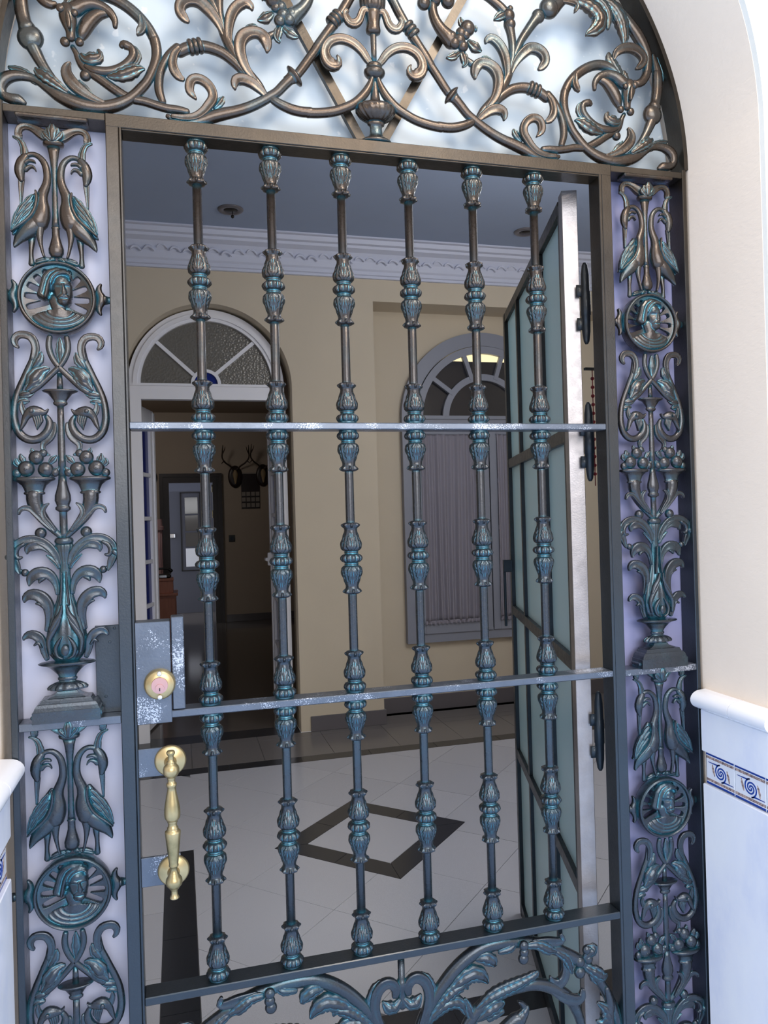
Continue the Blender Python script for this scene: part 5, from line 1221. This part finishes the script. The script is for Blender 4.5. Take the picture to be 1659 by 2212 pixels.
for zz_ in (at(880, 1100, 5.03)[1], at(885, 1318, 5.03)[1]):
    g = G(); g.lathe([(-.055, .006), (-.02, .006), (-.019, .008), (.019, .008), (.02, .006), (.055, .006)], wcx-WR+.068, YW0-.010, zz_, 12); wp(g, 'hinge', M['greywhite'])

# ================================================================== CEILING SPOTS
for i, (px_, py_, lab) in enumerate(((498, 452, 'recessed ceiling spotlight near the left, with a small hanging clip'), (1135, 500, 'recessed ceiling spotlight near the glazed door'))):
    d = ray(px_, py_); d = d*((CZ-CAMZ)/d[2]); t = thing('ceiling_spotlight', lab, 'light', (d[0], d[1], CZ), 'recessed ceiling spotlights')
    def q2(g, nm, m, sm=True): o = g.obj(nm, m, None, sm); o.parent = t; return o
    g = G(); g.lathe([(-.004, .040), (-.010, .044), (-.010, .066), (-.004, .072), (.001, .072), (.001, .040)], 0, 0, 0, 32); q2(g, 'trim_ring', M['base'])
    g = G(); g.lathe([(-.012, .001), (-.010, .030), (-.002, .041), (-.001, .001)], 0, 0, 0, 24); q2(g, 'lamp', M['darkiron'])
    if i == 0: g = G(); g.lathe([(-.05, .004), (-.045, .009), (-.035, .009), (-.034, .002), (-.008, .002)], .01, 0, 0, 10); q2(g, 'hanging_clip', M['darkiron'])

# ================================================================== CORRIDOR THINGS
# dark door casing of the far doorway
cas = G(); t_ = (ax1-ax0)
for k, (o1, o2, yy_) in enumerate(((0, .045, .05), (.045, .07, .035), (.07, .12, .06))):
    cas.box(ax0+o1, ax0+o2, YF-yy_, YF+.10, 0, az1-o2); cas.box(ax1-o2, ax1-o1, YF-yy_, YF+.10, 0, az1-o2); cas.box(ax0+o1, ax1-o1, YF-yy_, YF+.10, az1-o2, az1-o1)
casing = cas.obj('door_2', M['darkwood'], kind='structure')
a_ = at(478, 1130, YF)
for z_ in (at(478, 1055, YF)[1], at(478, 1110, YF)[1]):
    g = G(); g.lathe([(-.05, .008), (.05, .008)], ax1-.125, YF-.02, z_, 10); part(g, 'hinge', M['brass'], casing, True)
YR = YF+1.3
fd = thing('far_door', 'blue grey panelled door seen through the dark framed doorway', 'door', (at(410, 1200, YR)[0], YR, 0))
def fp(g, nm, m, sm=False): return part(g, nm, m, fd, sm)
xa, zt2 = at(360, 1062, YR); xb, _ = at(468, 1062, YR)
g = G(); g.box(xa, xb, YR-.02, YR+.02, 0, zt2, .002); fp(g, 'door_slab', M['bluedoor'])
xa2, za2 = at(388, 1064, YR); xb2, zb2 = at(436, 1232, YR)
for b_ in ((xa2, xa2+.012, zb2, za2), (xb2-.012, xb2, zb2, za2), (xa2, xb2, za2-.012, za2), (xa2, xb2, zb2, zb2+.012)):
    g = G(); g.box(b_[0], b_[1], YR-.034, YR-.02, b_[2], b_[3]); fp(g, 'panel_bead', M['black'])
zz = [at(410, y_, YR)[1] for y_ in (1073, 1112, 1149, 1183, 1226)]
for k in range(4):
    g = G(); g.box(at(399, 1100, YR)[0], at(427, 1100, YR)[0], YR-.026, YR-.02, zz[k+1]+.015, zz[k]-.01, .001); fp(g, 'door_pane', M['darkglass'] if k < 3 else M['glaze'])  # bottom pane coloured white to stand for a bright reflection
hx_, hz_ = at(369, 1158, YR); g = G(); g.box(hx_-.05, hx_+.06, YR-.05, YR-.02, hz_-.03, hz_+.03, .006); fp(g, 'door_latch', M['sign'])
# antler trophies on the far wall
def trophy(px_, py_, lab, flip):
    x, z = at(px_, py_, YF); t = thing('antler_trophy', lab, 'trophy', (x, YF, z), 'antler trophies on the far wall')
    def q3(g, nm, m, sm=True): o = g.obj(nm, m, None, sm); o.parent = t; return o
    g = G(); prof = [(-.035, .02), (-.034, .055), (-.028, .074), (-.012, .082), (0, .082), (0, .01)]
    g.lathe([(a, b*1.15) for a, b in prof], 0, 0, 0, 28, 1.6, axis='y'); q3(g, 'plaque', M['darkwood'])
    g = G(); sweep(g, [(0, .07, .022), (0, .03, .034), (0, -.03, .024), (0, -.09, .012)], -.045, 'r', step=.01, depth=.02); q3(g, 'skull_plate', M['bone'])
    for s_ in (-1, 1):
        g = G(); main = [(s_*.02, .09, .012), (s_*.07, .14, .011), (s_*.13, .18, .010), (s_*.172, .24, .009), (s_*.170, .32, .008), (s_*.165, .40, .004)]
        sweep(g, [(a, b, c, -.04*i) for i, (a, b, c) in enumerate(main)], -.04, 'r', step=.02, nseg=8)
        for p in ([(s_*.145, .20, .008, -.12), (s_*.17, .18, .006, -.14), (s_*.185, .16, .003, -.16)], [(s_*.170, .29, .008, -.16), (s_*.145, .34, .006, -.18), (s_*.135, .38, .003, -.2)]):
            sweep(g, p, -.04, 'r', step=.02, nseg=8)
        q3(g, 'antler', M['antler'])
trophy(508, 1030, 'dark antler trophy on an oval plaque left of the wall calendar', 1)
trophy(568, 1027, 'dark antler trophy on an oval plaque right of the wall calendar', 0)
xa, za = at(520, 1022, YF); xb, zb = at(562, 1098, YF)
cal = thing('wall_calendar', 'dark wall calendar with rows of months between the antler trophies', 'calendar', ((xa+xb)/2, YF, za))
g = G(); g.box(xa, xb, YF-.008, YF-.001, zb, za); part(g, 'sheet', M['darkwood'], cal)
g = G(); g.box(xa, xb, YF-.012, YF-.008, za-.012, za+.004); part(g, 'binding', M['paper'], cal)
for k in range(3):
    for j in range(4):
        w_ = (xb-xa)/4; g = G(); zz_ = zb+.02+k*.075; g.box(xa+j*w_+.006, xa+(j+1)*w_-.006, YF-.0095, YF-.008, zz_, zz_+.055); part(g, 'month_block', M['paper'], cal)
x, z = at(501, 1163, YF)
t = thing('wall_switch', 'small black wall switch beside the dark far doorway', 'switch', (x, YF, z))
g = G(); g.box(x-.04, x+.04, YF-.012, YF-.001, z-.045, z+.045, .003); part(g, 'switch_plate', M['black'], t); g = G(); g.box(x-.018, x+.018, YF-.018, YF-.012, z-.025, z+.025, .002); part(g, 'rocker', M['darkiron'], t)
# cabinet with box and dark telephone
YC = 9.0
xr, ztop = at(383, 1281, YC); cb = thing('side_cabinet', 'reddish wooden side cabinet at the left of the corridor', 'cabinet', (xr-.3, YC, 0))
g = G(); g.box(xr-.62, xr-.012, YC+.01, YC+.42, 0, ztop-.03, .003); part(g, 'cabinet_body', M['redwood'], cb)
g = G(); g.box(xr-.64, xr+.008, YC-.01, YC+.44, ztop-.03, ztop, .004); part(g, 'cabinet_top', M['redwood'], cb)
for k in range(2):
    g = G(); g.box(xr-.60+k*.30, xr-.325+k*.30, YC-.004, YC+.01, .06, ztop-.06, .003); dd = part(g, 'cabinet_door', M['redwood'], cb)
    g = G(); g.ball(xr-.36+k*.05, YC-.014, ztop*.6, .012, 1, 10, 8); part(g, 'knob', M['brass'], dd, True)
x1b, z1b = at(374, 1248, YC+.1); g = G()
bxt = thing('wooden_box', 'small orange wooden box standing on the reddish cabinet', 'box', (x1b-.12, YC+.15, ztop))
g = G(); g.box(x1b-.28, x1b, YC+.04, YC+.26, ztop+.0005, z1b-.03, .003); part(g, 'box_body', M['redwood'], bxt); g = G(); g.box(x1b-.285, x1b+.005, YC+.035, YC+.265, z1b-.03, z1b, .003); part(g, 'box_lid', M['redwood'], bxt)
ph = thing('telephone', 'glossy black telephone lying on the orange wooden box', 'telephone', (x1b-.1, YC+.15, z1b))
g = G(); g.box(x1b-.20, x1b-.02, YC+.06, YC+.22, z1b+.0005, z1b+.045, .015); part(g, 'phone_base', M['black'], ph); g = G(); sweep(g, [(x1b-.20, z1b+.08, .022), (x1b-.17, z1b+.105, .014), (x1b-.11, z1b+.11, .012), (x1b-.05, z1b+.105, .014), (x1b-.02, z1b+.08, .022)], YC+.10, 'r', step=.01); part(g, 'handset', M['black'], ph, True)
g = G(); g.box(x1b-.15, x1b-.07, YC+.055, YC+.06, z1b+.008, z1b+.035, .001); part(g, 'display', M['sign'], ph)
YP2 = 9.6
xl_, zt3 = at(334, 1122, YP2); xr_, _ = at(354, 1122, YP2)
pc = thing('draped_pedestal', 'tall pedestal with dusty pink pleated drape behind the cabinet', 'pedestal', ((xl_+xr_)/2, YP2, 0))
cx_ = (xl_+xr_)/2-.03; rr_ = (xr_-xl_)/2+.02
g = G(); g.lathe([(0, rr_*.85), (.4, rr_*.82), (1.0, rr_*.78), (zt3-.13, rr_*.80)], cx_, YP2, 0, 60, 1, fn=lambda t, a, r: 1+.07*math.sin(a*11)); part(g, 'pleated_drape', M['pinkcloth'], pc, True)
g = G(); g.lathe([(zt3-.13, rr_*1.1), (zt3-.09, rr_*1.12), (zt3-.085, rr_*.9), (zt3, rr_*.85)], cx_, YP2, 0, 32); part(g, 'pedestal_top', M['pinkcloth'], pc)
x, z = at(334, 1032, YF)
rd = thing('round_mirror', 'dark round mirror on the far wall above the pedestal, seen edge on', 'mirror', (x-.02, YF, z)); g = G(); g.lathe([(-.03, .01), (-.03, .12), (-.015, .135), (0, .13), (0, .01)], x-.10, YF, z, 32, axis='y'); part(g, 'mirror_frame', M['black'], rd, True); g = G(); g.lathe([(-.034, .001), (-.033, .10), (-.03, .1)], x-.10, YF, z, 32, axis='y'); part(g, 'mirror_glass', M['sign'], rd, True)
# red beaded cord behind the hinge side
x, z = at(1279, 800, 1.66); x2, z2 = at(1279, 1000, 1.66)
rc = thing('red_cord', 'string of small red tassels hanging behind the gate hinge side', 'cord', (x, 1.66, z))
g = G(); g.lathe([(z-.28, .0012), (z, .0012)], x, 1.66, 0, 8); part(g, 'cord', M['red'], rc, True)
g = G(); zz_ = z
for k in range(0, 12):
    g.ball(x, 1.66, z-.02-k*.021, .0048, 1, 8, 6)
part(g, 'tassel', M['red'], rc, True, kind='stuff')
g = G(); g.box(x-.02, x+.10, 1.655, 1.665, z, z+.006); g.box(x+.09, x+.10, 1.56, 1.665, z, z+.006); part(g, 'bracket', M['darkiron'], rc)
